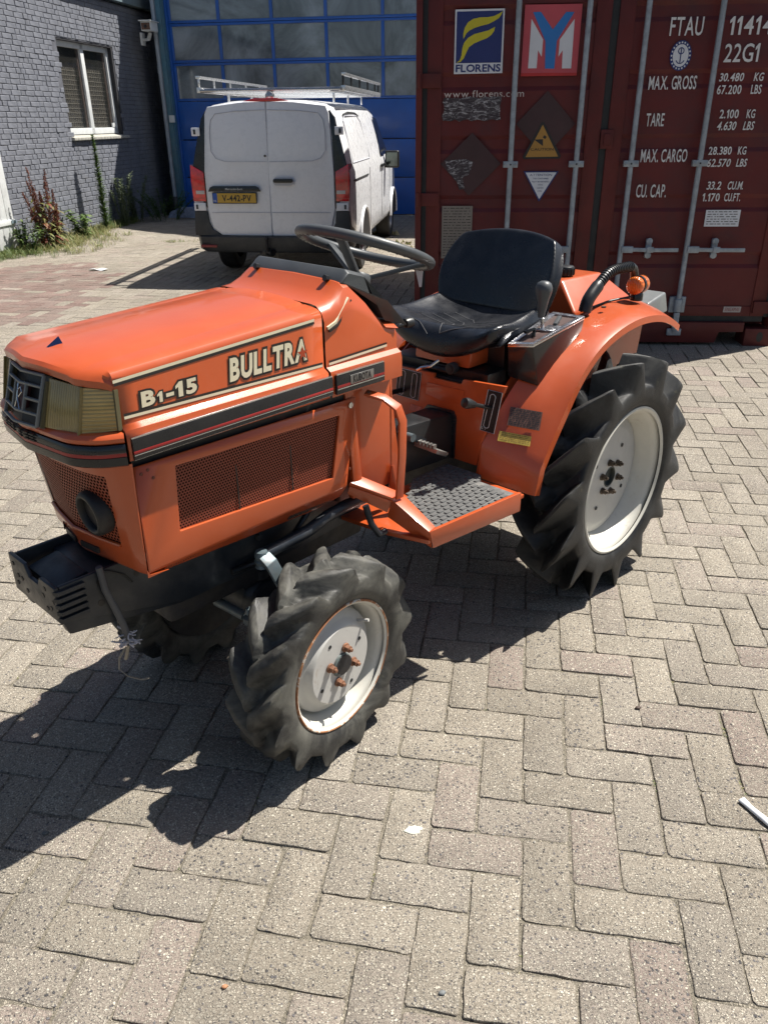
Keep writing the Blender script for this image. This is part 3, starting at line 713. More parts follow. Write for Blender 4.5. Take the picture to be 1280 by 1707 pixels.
flat('sticker_strip', [[(.672, 1.728), (1.025, 1.728), (1.025, 1.744), (.672, 1.746)]], cm(0, 0, .001), pm('sticker_red', (.42, .02, .02), .5), st)
flat('sticker_emblem', [[(0.725, 2.078), (0.773, 2.079), (0.854, 1.983), (0.929, 2.076), (0.979, 2.074), (0.884, 1.919), (0.881, 1.768), (0.822, 1.769), (0.813, 1.92)]], cm(0, 0, .002), SKYB, st)
flat('sticker_emblem', [[(0.718, 2.042), (0.798, 1.93), (0.796, 1.835), (0.771, 1.872), (0.769, 1.772), (0.715, 1.772)], [(0.984, 2.038), (0.987, 1.768), (0.929, 1.769), (0.925, 1.87), (0.901, 1.834), (0.902, 1.928)]], cm(0, 0, .001), DWHITE, st)
ctext('web_address', 'www.florens.com', .184, 1.612, .040, .515, LETC)
t = NT('scraped_patch'); nn = t.n('ShaderNodeMapping'); nn.inputs['Scale'].default_value = (1, 1, 3); t.l(t.tc.outputs['Object'], nn.inputs[0])
f_ = t.noise(16, 9, .8, vec=nn.outputs[0], dist=1.0); t.set(Base_Color=t.ramp(f_, [(.48, (.030, .020, .026)), (.53, (.07, .06, .07)), (.56, (.34, .33, .34)), (.68, (.45, .44, .45))]), Roughness=.6); SCR = t.m
DARKP = pm('dark_placard_mark', (.040, .014, .017), .5, var=.2)
rr_ = random.Random(9)
def ragged(x0, x1, z0, z1, n=14, j=.008):
    P = [(x0 + (x1 - x0) * i / n, z0 + rr_.uniform(-j, j)) for i in range(n)] + [(x1 + rr_.uniform(-j, j), z0 + (z1 - z0) * i / 5) for i in range(5)]
    return P + [(x1 - (x1 - x0) * i / n, z1 + rr_.uniform(-j, j)) for i in range(n)] + [(x0 + rr_.uniform(-j, j), z1 - (z1 - z0) * i / 5) for i in range(5)]
flat('scraped_sticker', [ragged(.18, .555, 1.478, 1.612)], cm(0, 0, .0022), SCR, ct)
flat('placard_mark', [[(.376, 1.403), (.170, 1.214), (.366, 1.014), (.573, 1.213)]], cm(0, 0, .0002), DARKP, ct)
flat('placard_mark', [[(.851, 1.644), (.660, 1.452), (.858, 1.250), (1.044, 1.450)]], cm(0, 0, .0002), DARKP, ct)
flat('scraped_sticker', [[(.20, 1.235), (.34, 1.243), (.385, 1.225), (.365, 1.15), (.32, 1.13), (.335, 1.06), (.30, 1.05), (.285, 1.10), (.22, 1.17)]], cm(0, 0, .0014), SCR, ct)
OCH = pm('warning_ochre', (.36, .19, .035), .5, var=.1); BLK = pm('print_black', (.015, .013, .013), .5)
st = flat('caution_triangle', [[(0.826, 1.464), (.842, 1.464), (0.967, 1.260), (0.961, 1.243), (0.722, 1.241), (0.717, 1.255)]], cm(0, 0, .001), BLK, ct)
flat('sticker_field', [[(0.834, 1.447), (0.950, 1.255), (0.735, 1.253)]], cm(0, 0, .002), OCH, st)
flat('sticker_emblem', [[(0.784, 1.359), (0.842, 1.361), (0.845, 1.319)], [(0.85, 1.385), (0.865, 1.374), (0.855, 1.361), (0.839, 1.372)]], cm(0, 0, .003), BLK, st)
ctext('caution_lettering', 'CAUTION', .765, 1.292, .016, .15, BLK, off=.004)
st = flat('attention_triangle', [[(0.728, 1.166), (0.962, 1.165), (0.848, .977), (.842, .977)]], cm(0, 0, .0008), NAVY, ct)
flat('sticker_field', [[(0.742, 1.158), (0.948, 1.158), (0.845, 0.990)]], cm(0, 0, .002), DWHITE, st)
for s_, x, z, h, w_ in (('ATTENTION', .772, 1.136, .014, .146), ('THIS CONTAINER', .792, 1.116, .009, .106), ('MUST BE REPAIRED', .787, 1.096, .009, .116), ('WITH', .830, 1.077, .009, .03), ('CORTEN', .823, 1.057, .009, .044), ('STEEL', .830, 1.037, .009, .031)):
    ctext('attention_lettering', s_, x, z, h, w_, NAVY, off=.0035)
PAPER = pm('csc_plate', (.20, .175, .15), .5, var=.12)
def plate(x0, x1, z0, z1, mat, lines, par=ct, name='data_plate'):
    p = flat(name, [[(x0, z0), (x1, z0), (x1, z1), (x0, z1)]], cm(0, 0, .0015), mat, par); q = []
    for k in range(lines):
        z = z1 - (z1 - z0) * (k + .9) / (lines + .8); x = x0 + .012
        while x < x1 - .02:
            L = rr_.uniform(.008, .035); q.append([(x, z), (min(x + L, x1 - .01), z), (min(x + L, x1 - .01), z + .0045), (x, z + .0045)]); x += L + rr_.uniform(.004, .014)
    flat('small_print', q, cm(0, 0, .0025), BLK, p); return p
plate(.186, .396, .60, .948, PAPER, 18); plate(1.968, 2.196, .812, .918, DWHITE, 6)
ctext('maker_name', 'SINGAMAS', 2.206, .241, .026, .10, pm('maker_red', (.20, .02, .02), .5), off=.003, shear=.2)
flat('maker_plate', [[(2.196, .233), (2.316, .233), (2.318, .273), (2.198, .273)]], cm(0, 0, .0015), pm('maker_grey', (.38, .34, .33), .5), ct)
for s_, x, z, h, w_, sh in (('FTAU', 1.573, 1.938, .098, .200, 0), ('114144', 1.930, 1.937, .096, .325, .0), ('22G1', 1.925, 1.790, .098, .210, 0),
    ('MAX. GROSS', 1.484, 1.643, .074, .297, 0), ('30.480', 1.918, 1.684, .044, .150, .12), ('KG', 2.130, 1.684, .044, .060, .12), ('67.200', 1.915, 1.612, .049, .150, 0), ('LBS', 2.125, 1.612, .049, .064, 0),
    ('TARE', 1.496, 1.432, .074, .114, 0), ('2.100', 1.956, 1.474, .048, .118, 0), ('KG', 2.125, 1.474, .048, .052, 0), ('4.630', 1.951, 1.405, .048, .120, .2), ('LBS', 2.115, 1.405, .048, .070, .2),
    ('MAX. CARGO', 1.490, 1.218, .076, .299, 0), ('28.380', 1.923, 1.260, .046, .146, 0), ('KG', 2.110, 1.260, .046, .052, 0), ('62.570', 1.925, 1.187, .046, .150, .15), ('LBS', 2.112, 1.187, .046, .068, .15),
    ('CU. CAP.', 1.488, 1.000, .079, .198, 0), ('33.2', 1.946, 1.047, .048, .092, .15), ('CU.M.', 2.082, 1.047, .048, .100, .15), ('1.170', 1.930, .974, .048, .112, 0), ('CU.FT.', 2.072, .974, .048, .106, 0)):
    ctext('marking', s_, x, z, h, w_, LETW, shear=sh, bold=.0012)
ov = lambda cx, cz, rx, rz, n=28: [(cx + rx * math.cos(2 * math.pi * k / n), cz + rz * math.sin(2 * math.pi * k / n)) for k in range(n)]
st = flat('round_seal', [ov(1.659, 1.829, .066, .084)], C0, NAVY, ct)
flat('seal_ring', [ov(1.659, 1.829, .048, .062)], cm(0, 0, .001), DWHITE, st)
q = [ov(1.659 + .056 * math.cos(R(a)), 1.829 + .0725 * math.sin(R(a)), .005, .006, 6) for a in range(0, 360, 18)]
flat('seal_letters', q, cm(0, 0, .002), DWHITE, st)
mb = MB(); mb.tube([(1.659, 1.868, 0), (1.659, 1.79, 0)], .0035, 6)
mb.tube([(1.659 + .026 * math.cos(R(a)), 1.812 + .026 * math.sin(R(a)), 0) for a in range(200, 341, 14)], .003, 6); mb.tube([(1.659 + .017 * math.cos(R(a)), 1.855 + .017 * math.sin(R(a)), 0) for a in range(0, 361, 30)], .003, 6)
mb.v = [tuple(cm(0, 0, .002) @ Vector((a, b_, c_ * .1))) for a, b_, c_ in mb.v]; mb.build('seal_anchor', NAVY, st)

# ================================================================== VAN
VS = .87; VYAW = R(7.4)
VU = Vector((math.cos(VYAW), -math.sin(VYAW), 0)); VV = Vector((math.sin(VYAW), math.cos(VYAW), 0))
vo = WO + BU * 4.005 + BV * (-1.795)
van = empty('van', rot3(VU * VS, VV * VS, Vector((0, 0, VS)), (vo.x, vo.y, 0))); tag(van, 'white panel van with aluminium roof rack seen from behind', 'van')
VPL = pm('van_grey_plastic', (.030, .032, .034), .5, var=.15, dirt=(.10, .095, .085), damt=.4, ds=5)
VGLS = pm('van_glass', (.010, .011, .012), .08, var=.1)
TYRE = pm('tyre_rubber', (.022, .022, .022), .7, var=.3, bump=.2)
VW = .945
def vsec(y, hw, zb, zbelt, zroof, roofw, crown, dy=lambda z: 0):
    """one cross-section from the sill round the roof to the other sill"""
    P = [(hw * .94, zb), (hw * .985, zb + .08), (hw, zb + .25), (hw, (zb + .35 + zbelt) / 2), (hw * .995, zbelt - .02), (hw * .965, zbelt + .06)]
    for k in (.25, .5, .75): P.append((hw * .965 + (roofw - hw * .965) * k ** 1.25, zbelt + .06 + (zroof - .10 - zbelt - .06) * k))
    P += [(roofw, zroof - .10), (roofw - .035, zroof - .045), (roofw - .10, zroof - .012), (roofw * .55, zroof + crown * .6), (0, zroof + crown)]
    pts = P + [(-a, b_) for a, b_ in reversed(P[:-1])]
    return [(a, y + dy(b_), b_) for a, b_ in pts]
tilt = lambda z: max(0, z - 1.15) * .10
secs = [vsec(.00, .905, .50, 1.20, 1.86, .715, .04, tilt), vsec(.05, .93, .46, 1.20, 1.875, .735, .04, tilt), vsec(.25, VW, .42, 1.20, 1.89, .76, .04), vsec(1.2, VW, .36, 1.20, 1.895, .775, .035), vsec(2.6, VW, .36, 1.20, 1.895, .775, .035),
        vsec(3.15, VW, .36, 1.20, 1.86, .75, .03), vsec(3.75, VW, .36, 1.17, 1.50, .70, .03), vsec(4.0, .93, .36, 1.10, 1.26, .68, .03), vsec(4.6, .90, .36, .98, 1.12, .66, .03), vsec(4.88, .80, .38, .85, .98, .58, .02)]
mb = MB(); mb.loft(secs, False, False)
n = len(secs[0]); mb.add(secs[0], [tuple(range(n))]); mb.add(secs[-1], [tuple(range(n))])
body = mb.build('body', WHITEP, van, smooth=40)
# wheel arches cut as dark wells proud of the body by a hair, with wheels inside
def vwheel(x, y, s):
    wh = empty('wheel'); wh.parent = van; wh.location = (x, y, .325)
    MB().rev([(.20, -.10), (.235, -.112), (.30, -.11), (.322, -.085), (.325, 0), (.322, .085), (.30, .11), (.235, .112), (.20, .10)], ax=(1, 0, 0), seg=40).build('tyre', TYRE, wh)
    MB().rev([(.205, .10 * s), (.195, .085 * s), (.18, .04 * s), (.08, .055 * s), (.0, .06 * s)], ax=(1, 0, 0), seg=32).build('rim', pm('van_rim', (.30, .30, .31), .35, .8), wh)
    g = MB()
    for k in range(4): g.rev([(.3262, -.07 + k * .045), (.3262, -.062 + k * .045)], ax=(1, 0, 0), seg=40)
    g.build('tread_groove', BLK, wh)
for x, s in ((-.80, -1), (.80, 1)):
    for y in (.96, 4.05): vwheel(x, y, s)
def arch(y0, r, s):
    P = []; x = s * (VW + .004)
    pts = [(x, y0 + r * math.cos(R(a)), .36 + r * math.sin(R(a))) for a in range(0, 181, 12)]
    m = MB(); m.add(pts, [tuple(range(len(pts)))]); m.build('wheel_well', BLK, van, smooth=0)
    m = MB(); m.tube([(s * (VW + .002), y0 + (r + .01) * math.cos(R(a)), .36 + (r + .01) * math.sin(R(a))) for a in range(0, 181, 12)], .018, 8); m.build('wheel_arch', WHITEP, van)
for s in (-1, 1):
    for y0 in (.96, 4.05): arch(y0, .37, s)
# rear doors
def vplate(pts, y, th=.012):
    m = MB(); m.hexa([(a, y + tilt(b_), b_) for a, b_ in pts], [(a, y + tilt(b_) - th, b_) for a, b_ in pts]); return m
for s in (-1, 1):
    P = [(s * .006, .505), (s * .60, .515), (s * .70, .60), (s * .745, .80), (s * .745, 1.20), (s * .70, 1.78), (s * .665, 1.855), (s * .30, 1.895), (s * .006, 1.90)]
    if s < 0: P = P[::-1]
    m = MB(); m.hexa([(a, -.001 + tilt(b_), b_) for a, b_ in P], [(a, -.030 + tilt(b_), b_) for a, b_ in P]); d = m.build('rear_door', WHITEP, van, bevel=.008, segs=3)
    # embossed window blank
    Q = [(s * .012, 1.30), (s * .50, 1.305), (s * .60, 1.335), (s * .655, 1.41), (s * .655, 1.60), (s * .635, 1.72), (s * .58, 1.785), (s * .35, 1.81), (s * .012, 1.82)]
    m = MB(); m.tube([(a, -.0305 + tilt(b_), b_) for a, b_ in Q], (.005, .0035), 6); m.build('window_blank', pm('van_crease', (.50, .51, .56), .4), d)
    m = MB(); m.tube([(s * .012, -.031, .765), (s * .70, -.031, .765)], (.004, .003), 6); m.build('crease', pm('van_crease', (.50, .51, .56), .4), d)
    # black corner trims, lamps, hinges
    T = [(s * .752, .80), (s * .752, 1.15), (s * .73, 1.55), (s * .70, 1.82), (s * .755, 1.74), (s * .84, 1.45), (s * .905, 1.20), (s * .915, 1.05)]
    m = MB(); m.hexa([(a, .10 + tilt(b_), b_) for a, b_ in T], [(a * .995, -.012 + tilt(b_), b_) for a, b_ in T]); m.build('corner_trim', BLACKG, van, bevel=.01)
    L = [(s * .765, .885), (s * .915, .885), (s * .925, 1.10), (s * .915, 1.275), (s * .765, 1.195)]
    m = MB(); m.hexa([(a, .18, b_) for a, b_ in L], [(a * .995, -.022, b_) for a, b_ in L]); lamp = m.build('tail_lamp', pm('lamp_red', (.62, .008, .012), .12, var=.35, vs=16, coat=1.), van, bevel=.008)
    m = MB(); z0 = .955; m.box(*sorted((s * .77, s * .87)), -.026, -.0225, .962, 1.0); m.build('reversing_lens', pm('lamp_clear', (.55, .50, .48), .12, coat=1.), lamp, bevel=.003)
    for z0 in (.965, 1.045, 1.12): MB().box(*sorted((s * .768, s * .915)), -.0245, -.0225, z0 - .052 if z0 < 1 else z0, (z0 - .046) if z0 < 1 else z0 + .006).build('lens_rib', pm('lamp_red_light', (.55, .03, .03), .15, coat=1.), lamp)
    for z0 in (1.565, .785):
        w_ = .862 if z0 > 1 else .905
        hg = MB().box(*sorted((s * .765, s * w_)), -.042 + tilt(z0), -.013 + tilt(z0), z0, z0 + .085).build('hinge', WHITEP, van, bevel=.008)
        MB().box(*sorted((s * (w_ - .05), s * (w_ - .025))), -.046 + tilt(z0), -.0425 + tilt(z0), z0 + .018, z0 + .066).build('hinge_pin', VPL, hg, bevel=.002)
    # bumper corner column
# bumper
bs = [[(-.935, .30, z), (-.925, .06, z), (-.86, -.055, z), (-.70, -.085, z), (-.3, -.10, z), (.3, -.10, z), (.70, -.085, z), (.86, -.055, z), (.925, .06, z), (.935, .30, z)] for z in (.33, .36, .50, .515)]
ins = [(.93, .02), (.985, 0.), (1.0, 0), (.975, .02)]
rings = []
for b_, (k, dyy) in zip(bs, ins): rings.append([(x * k, y + dyy, z) for x, y, z in b_])
m = MB(); m.loft(rings, False, False); m.add([*rings[-1]], [tuple(range(10))]); m.add([*rings[0]], [tuple(range(10))]); bmp = m.build('rear_bumper', VPL, van, smooth=50)
for s in (-1, 1):
    T = [(.50, .5155), (.935, .5155), (.925, .66), (.915, .78), (.765, .78), (.755, .66), (.715, .575), (.62, .520)]
    T = [(s * a, b_) for a, b_ in T]
    m = MB(); m.hexa([(a, .20, b_) for a, b_ in T], [(a * .99, -.036, b_) for a, b_ in T]); m.build('bumper_end', VPL, van, bevel=.01)
    MB().box(*sorted((s * .66, s * .85)), -.098, -.0985 + .03, .385, .415).build('reflector', pm('reflector_red', (.22, .012, .015), .2), bmp, bevel=.003)
# plate, garnish, handle, third brake light, tow bar
gn = MB().prism([(-.72, .99), (-.10, .99), (-.125, 1.035), (-.16, 1.05), (-.66, 1.05), (-.695, 1.035)], 'y', -.050, -.031).build('door_garnish', BLACKG, van, bevel=.006)
def vm(x, z, y): return Matrix(((1, 0, 0, x), (0, 0, -1, y), (0, 1, 0, z), (0, 0, 0, 1)))
text('garnish_lettering', 'Mercedes-Benz', vm(-.41, 1.008, -.0515), .022, pm('chrome_letters', (.4, .42, .44), .3, .5), gn, align='CENTER', bold=.0003)
pl = MB().box(-.675, -.155, -.046, -.032, .862, .982).build('number_plate', BLK, van, bevel=.003)
MB().box(-.668, -.618, -.0475, -.0465, .872, .973).build('country_strip', pm('plate_blue', (.02, .09, .40), .4), pl)
MB().box(-.6175, -.162, -.0475, -.0465, .872, .973).build('plate_field', pm('plate_yellow', (.55, .33, .035), .4, var=.03), pl)
text('plate_lettering', 'V-442-PV', vm(-.388, .889, -.049), .064, BLK, pl, align='CENTER', sx=.86, bold=.0022, spacing=1.03)
text('country_letters', 'NL', vm(-.643, .882, -.049), .020, WHITEP, pl, align='CENTER')
MB().prism(inset_poly(.165, 1.095, .24, .085, .04), 'y', -.0335, -.0305).build('handle_recess', pm('van_crease', (.50, .51, .56), .4), van, smooth=60)
MB().prism(inset_poly(.165, 1.103, .225, .040, .019), 'y', -.058, -.034).build('door_handle', BLACK, van, bevel=.004)
MB().cyl((-.028, -.036, 1.36), (-.028, -.031 + .02, 1.36), .012, 12).build('door_lock', VPL, van)
MB().prism([(-.26, 1.905), (-.10, 1.900), (.10, 1.900), (.26, 1.905), (.12, 1.935), (-.12, 1.935)], 'y', .045, .085).build('brake_light', pm('lamp_red', (.32, .008, .010), .12), van, bevel=.005)
tb = MB().tube([(-.04, .0, .38), (-.04, -.14, .36), (-.04, -.17, .40), (-.04, -.17, .47)], .017, 10).build('tow_bar', DKIRON, van)
MB().rev([(0.001, .03), (.018, .024), (.026, .008), (.026, -.006), (.018, -.02), (.012, -.028)], c=(-.04, -.17, .49), ax=(0, 0, 1), seg=18).build('tow_ball', DKIRON, tb)
MB().box(-.12, .0, -.10, -.04, .30, .37).cyl((-.06, -.07, .335), (.02, -.14, .335), .04, 14).build('tow_socket', BLACK, tb, bevel=.01)
# right flank details
XR = VW + .003
def side_pts(y, z):
    """x of the flank at height z"""
    if z <= 1.18: return VW
    k = min(1, max(0, (z - 1.26) / (1.895 - .10 - 1.26))); return (VW * .965 + (.775 - VW * .965) * k ** 1.25) if z > 1.26 else VW * .975
m = MB()
blank = [(.30, 1.27), (1.65, 1.27), (1.55, 1.70), (1.40, 1.755), (.50, 1.755), (.34, 1.70)]
m.tube([(side_pts(0, z) + .002, y, z) for y, z in blank + blank[:1]], .006, 6); m.build('side_blank', pm('van_crease', (.50, .51, .56), .4), van)
m = MB(); m.tube([(side_pts(0, z) + .004, y, z) for y, z in ((.45, 1.765), (.8, 1.79), (1.3, 1.785), (1.5, 1.755))], .010, 6); m.build('roof_gutter', VPL, van)
MB().box(XR - .006, XR + .004, .15, 1.30, 1.085, 1.103).build('slide_rail', VPL, van, bevel=.003)
m = MB()
for yy in (1.45, 2.62, 3.55): m.box(XR - .004, XR + .0004, yy, yy + .007, .45, 1.17)
m.build('door_gap', VPL, van, smooth=0)
for yy in (2.46, 2.70): MB().box(XR, XR + .03, yy, yy + .17, 1.12, 1.155).build('side_handle', BLACK, van, bevel=.008)
wp = [(2.70, 1.25), (3.70, 1.22), (3.15, 1.72), (2.76, 1.75)]
m = MB(); m.add([(side_pts(0, z) + .006 - max(0, y - 3.2) * .04, y, z) for y, z in wp], [(0, 1, 2, 3)]); m.build('side_window', VGLS, van, smooth=0)
for s in (1, -1):
    mr = MB().box(*sorted((s * .95, s * 1.15)), 2.98, 3.10, 1.08, 1.31).build('mirror', BLACK, van, bevel=.03, segs=4)
    MB().box(*sorted((s * .97, s * 1.13)), 2.972, 2.978, 1.105, 1.285).build('mirror_glass', pm('mirror', (.12, .14, .13), .05, 1.), mr, smooth=0)
    MB().box(*sorted((s * .90, s * .96)), 3.03, 3.09, 1.08, 1.13).build('mirror_arm', BLACK, mr, bevel=.01)
m = MB(); ws = secs[5], secs[6]
m.add([(-.70, 3.22, 1.83), (.70, 3.22, 1.83), (.76, 3.86, 1.36), (-.76, 3.86, 1.36)], [(0, 1, 2, 3)]); m.build('windscreen', VGLS, van, smooth=0)
# roof rack
rk = empty('roof_rack'); rk.parent = van
RZ = 2.00
for s in (-1, 1):
    x = s * .80; pm_ = ALU
    MB().box(*sorted((x - .0, x + s * .05)), .30, 3.3, RZ, RZ + .055).build('side_rail', ALU, rk, bevel=.004)
    rl = MB(); zt = RZ + .165 if s > 0 else RZ + .155
    rl.bar([(x + s * .03, .30, zt), (x + s * .03, 3.3, zt)], (1, 0, 0), .045, .028)
    rl.build('top_rail', ALU, rk, bevel=.004)
    for yy in (.30, .85, 1.5, 2.2, 2.9, 3.27): MB().box(*sorted((x + s * .012, x + s * .030)), yy, yy + (.05 if s > 0 else .025), RZ + .056, zt - .015).build('rail_post', BLACK if s > 0 else ALU, rk, bevel=.003)
MB().cyl((-.80, .28, RZ + .02), (.80, .28, RZ + .02), .022, 16).build('roller', pm('roller_steel', (.35, .35, .36), .25, .9), rk)
for yy in (.5, 1.1, 1.7, 2.3, 2.9): MB().box(-.80, .80, yy, yy + .05, RZ - .005, RZ + .02).build('cross_bar', ALU, rk, bevel=.003)
for s in (-1, 1):
    for yy in (.75, 1.75, 2.9): MB().box(*sorted((s * .62, s * .64)), yy, yy + .04, 1.90, RZ - .006).build('rack_foot', ALU, rk, bevel=.003)
MB().rev([(0.001, .02), (.045, .02), (.055, 0), (.045, -.03), (0.001, -.04)], c=(0, .26, RZ - .045), ax=(0, 1, 0), seg=20).build('roller_end', pm('roller_steel', (.35, .35, .36), .25, .9), rk)

# ================================================================== TRACTOR   (x forward, y left, z up)
TY = R(44); TF = Vector((-math.sin(TY), -math.cos(TY), 0)); TL = Vector((math.cos(TY), -math.sin(TY), 0))
TO = Vector((.799, 2.383, 0)) - TL * .46
TM = rot3(TF, TL, (0, 0, 1), TO)
tr = empty('tractor', TM); tag(tr, 'small orange compact tractor with black seat and lugged tyres', 'tractor')

# ---- wheels
def tyre(name, R_, rr, w_, nl, Rc, r_s, crest, fil, pw, sweep, yc, mat, par, worn, nth, seed=1):
    """tread and walls as one moulded skin: bars rise out of the carcass with a hollow fillet"""
    h = w_ / 2; H = R_ - Rc
    half = [(rr - .004, h * .78), (rr + .006, h * .84), (rr + .012, h * .90), (rr + .022, h * .955)]
    n1 = 7
    for k in range(n1): q = (k + 1) / n1; half.append((rr + .022 + (Rc - .010 - rr - .022) * q, h * (.955 + .045 * math.sin(min(1, q * 1.6) * math.pi / 2) - .02 * q * q)))
    half += [(Rc - .003, h * .955), (Rc, h * .90), (Rc + .001, h * .80)]
    for k in range(9): half.append((Rc + .001 + .005 * (k + 1) / 9, h * .80 * (1 - (k + 1) / 9)))
    prof = half + [(a, -b_) for a, b_ in reversed(half[:-1])]
    nz = lambda x, y, z, q: noise.noise(Vector((x * q + seed, y * q, z * q)))
    rings = []
    for (r, y) in prof:
        ring = []
        mm = 1. if r >= Rc - .0031 else max(0., (r - r_s) / (Rc - r_s))
        for k in range(nth):
            th = 2 * math.pi * k / nth - sweep * max(0., (h - abs(y)) / h) ** .85; best = 0.
            if mm > 0:
                for side in (-1, 1):
                    q = (h - side * y) / h                   # 0 at this side's shoulder, 1 at the centre line
                    if q > 1.22: continue
                    qq = max(0., q); ext = 1. if q < 1.0 else max(0., 1 - (q - 1.0) / .22)
                    ph_ = (th - (0 if side < 0 else math.pi / nl) + sweep * qq ** .85) / (2 * math.pi / nl)
                    d = abs(ph_ - round(ph_)) * (2 * math.pi / nl) * R_
                    cw = crest * (.75 + .5 * min(1, qq * 2)); t_ = (d - cw) / (fil * (.72 + .28 * min(1, qq * 3)))
                    v = 1. if t_ <= 0 else (0. if t_ >= 1 else (1 - t_) ** pw)
                    if worn: v = min(v, 1 - .10 * (d / max(cw, 1e-4)) ** 2) if t_ <= 0 else v * .9
                    v *= ext; best = max(best, v)
            rad = r + H * best * mm * (1 - (.05 if q < 0 else 0))
            x, z = rad * math.cos(th), rad * math.sin(th); e = nz(x, y, z, 28) * .0012 + nz(x, y, z, 90) * (.0011 if worn else .0004)
            rad += e * (2.2 if worn else 1) * mm
            ring.append((rad * math.cos(th), y * (1 + (.035 * best * mm)) + yc, rad * math.sin(th)))
        rings.append(ring)
    m = MB(); m.loft(rings, True, False); return m.build(name, mat, par, smooth=0 if False else 55)
def nuts(par, n, rad, y, r_, mat, s, ph=0.):
    for k in range(n):
        a = ph + 2 * math.pi * k / n; c = Vector((rad * math.cos(a), y, rad * math.sin(a)))
        m = MB(); m.cyl(c, c + Vector((0, s * .005, 0)), r_ * 1.25, 12); m.cyl(c + Vector((0, s * .0052, 0)), c + Vector((0, s * .017, 0)), r_, 6); m.cyl(c + Vector((0, s * .0172, 0)), c + Vector((0, s * .024, 0)), r_ * .5, 10)
        m.build('nut', mat, par, bevel=.001)
def discholes(par, n, rad, y, r_, s, ph=0.):
    m = MB()
    for k in range(n):
        a = ph + 2 * math.pi * k / n; m.cyl((rad * math.cos(a), y, rad * math.sin(a)), (rad * math.cos(a), y + s * .001, rad * math.sin(a)), r_, 14)
    m.build('rim_hole', GASK, par, smooth=0)
def rear_wheel(s):
    wh = empty('rear_wheel'); wh.parent = tr; wh.location = (0, s * .46, .406)
    tyre('tyre', .406, .247, .185, 14, .322, .276, .0085, .060, 1.5, .36, -s * .080, RUB_R, wh, False, 672)
    q = lambda L: [(a, s * b_) for a, b_ in L]
    rim = MB().rev(q([(.238, -.002), (.247, .004), (.253, .002), (.253, -.006), (.243, -.012), (.232, -.018), (.224, -.035), (.218, -.060), (.205, -.078), (.200, -.105), (.205, -.12), (.21, -.15), (.25, -.17)]), seg=72).build('rim', RIMW, wh, smooth=50)
    MB().rev(q([(.203, -.0785), (.196, -.0745), (.180, -.070), (.170, -.0665), (.165, -.066), (.10, -.060), (.095, -.060), (.034, -.058)]), seg=64).build('wheel_disc', RIMG, wh, smooth=30)
    MB().rev(q([(.034, -.057), (.033, -.072), (.0, -.072)]), seg=32).rev(q([(.036, -.0575), (.034, -.0560), (.031, -.0575)]), seg=32).build('hub', pm('hub_green', (.060, .065, .055), .7, var=.3), wh)
    nuts(wh, 6, .056, s * -.0585, .0095, BOLTG, s, .3); discholes(wh, 4, .115, s * -.0592, .007, s, .6)
    m = MB(); m.cyl((0, -s * .075, 0), (0, -s * .30, 0), .05, 24); m.build('axle', DKIRON, wh)
    return wh
def front_wheel(s, steer):
    wh = empty('front_wheel'); wh.parent = tr; wh.location = (1.198, s * .363, .272); wh.rotation_euler = (0, 0, steer)
    tyre('tyre', .272, .170, .150, 13, .2355, .205, .0180, .034, 1.12, .36, -s * .062, RUB_F, wh, True, 520, 5)
    q = lambda L: [(a, s * b_) for a, b_ in L]
    MB().rev(q([(.164, -.002), (.171, .004), (.1755, .002), (.1755, -.006), (.168, -.010), (.160, -.013), (.155, -.025), (.150, -.050), (.144, -.064), (.142, -.09), (.15, -.12), (.172, -.13)]), seg=64).build('rim', RIMW, wh, smooth=50)
    MB().rev(q([(.1700, .0035), (.1725, .0052), (.1758, .0035), (.1765, -.003)]), seg=64).build('rim_edge', RUSTE, wh, smooth=60)
    MB().rev(q([(.146, -.066), (.141, -.052), (.138, -.040), (.132, -.034), (.122, -.030), (.114, -.024), (.108, -.014), (.103, -.011), (.030, -.010)]), seg=64).build('wheel_disc', RIMG, wh, smooth=30)
    MB().rev(q([(.032, -.011), (.031, -.006), (.026, -.004), (.018, -.012), (.008, -.014), (0, -.014)]), seg=32).build('hub', pm('hub_blue', (.10, .13, .13), .55, var=.3, dirt=(.2, .12, .06), damt=.3, ds=40), wh)
    nuts(wh, 4, .046, s * -.0095, .0098, RUST, s, .35); discholes(wh, 4, .082, s * -.0104, .0052, s, 1.1)
    m = MB(); m.cyl((.115 * math.cos(2.4), s * -.030, .115 * math.sin(2.4)), (.128 * math.cos(2.4), s * .004, .128 * math.sin(2.4)), .0042, 10); m.build('valve_stem', RIMG, wh)
    MB().cyl((0, -s * .134, 0), (0, -s * .12, 0), .178, 40).build('shade_disc', DKIRON, wh)  # added dark disc standing in for the shade behind the rim
    return wh
rear_wheel(1); rear_wheel(-1)
fl = front_wheel(1, R(6)); fr_ = front_wheel(-1, R(6))

# ---- bonnet
def hood_top(x):  # height of the flat top and the shoulder at x
    k = (x - 1.08) / (1.60 - 1.08); return 1.1145 - .0275 * k, 1.1015 - .0290 * k
def hood_ring(x, front=False):
    zt, zs = hood_top(min(x, 1.64)); pts = []
    P = [(.222, .9070), (.2235, .952), (.220, .966), (.207, .974), (.2055, .980), (.2050, zs - .010), (.2035, zs - .004), (.1990, zs + .002), (.191, zs + .0055), (.176, zs + .0080), (.152, zs + .0100), (.142, zt - .0035), (.134, zt - .0005), (.06, zt + .006), (0, zt + .008)]
    return P + [(-a, b_) for a, b_ in reversed(P[:-1])]
def nose_x(y, z):
    a = abs(y); lip = 1.676 - .20 * a if a < .15 else 1.646 - .20 * (a - .15) - 12 * (a - .15) ** 2
    return lip
m = MB(); rings = []
xs = [1.082, 1.14, 1.25, 1.36, 1.47, 1.56, 1.600]
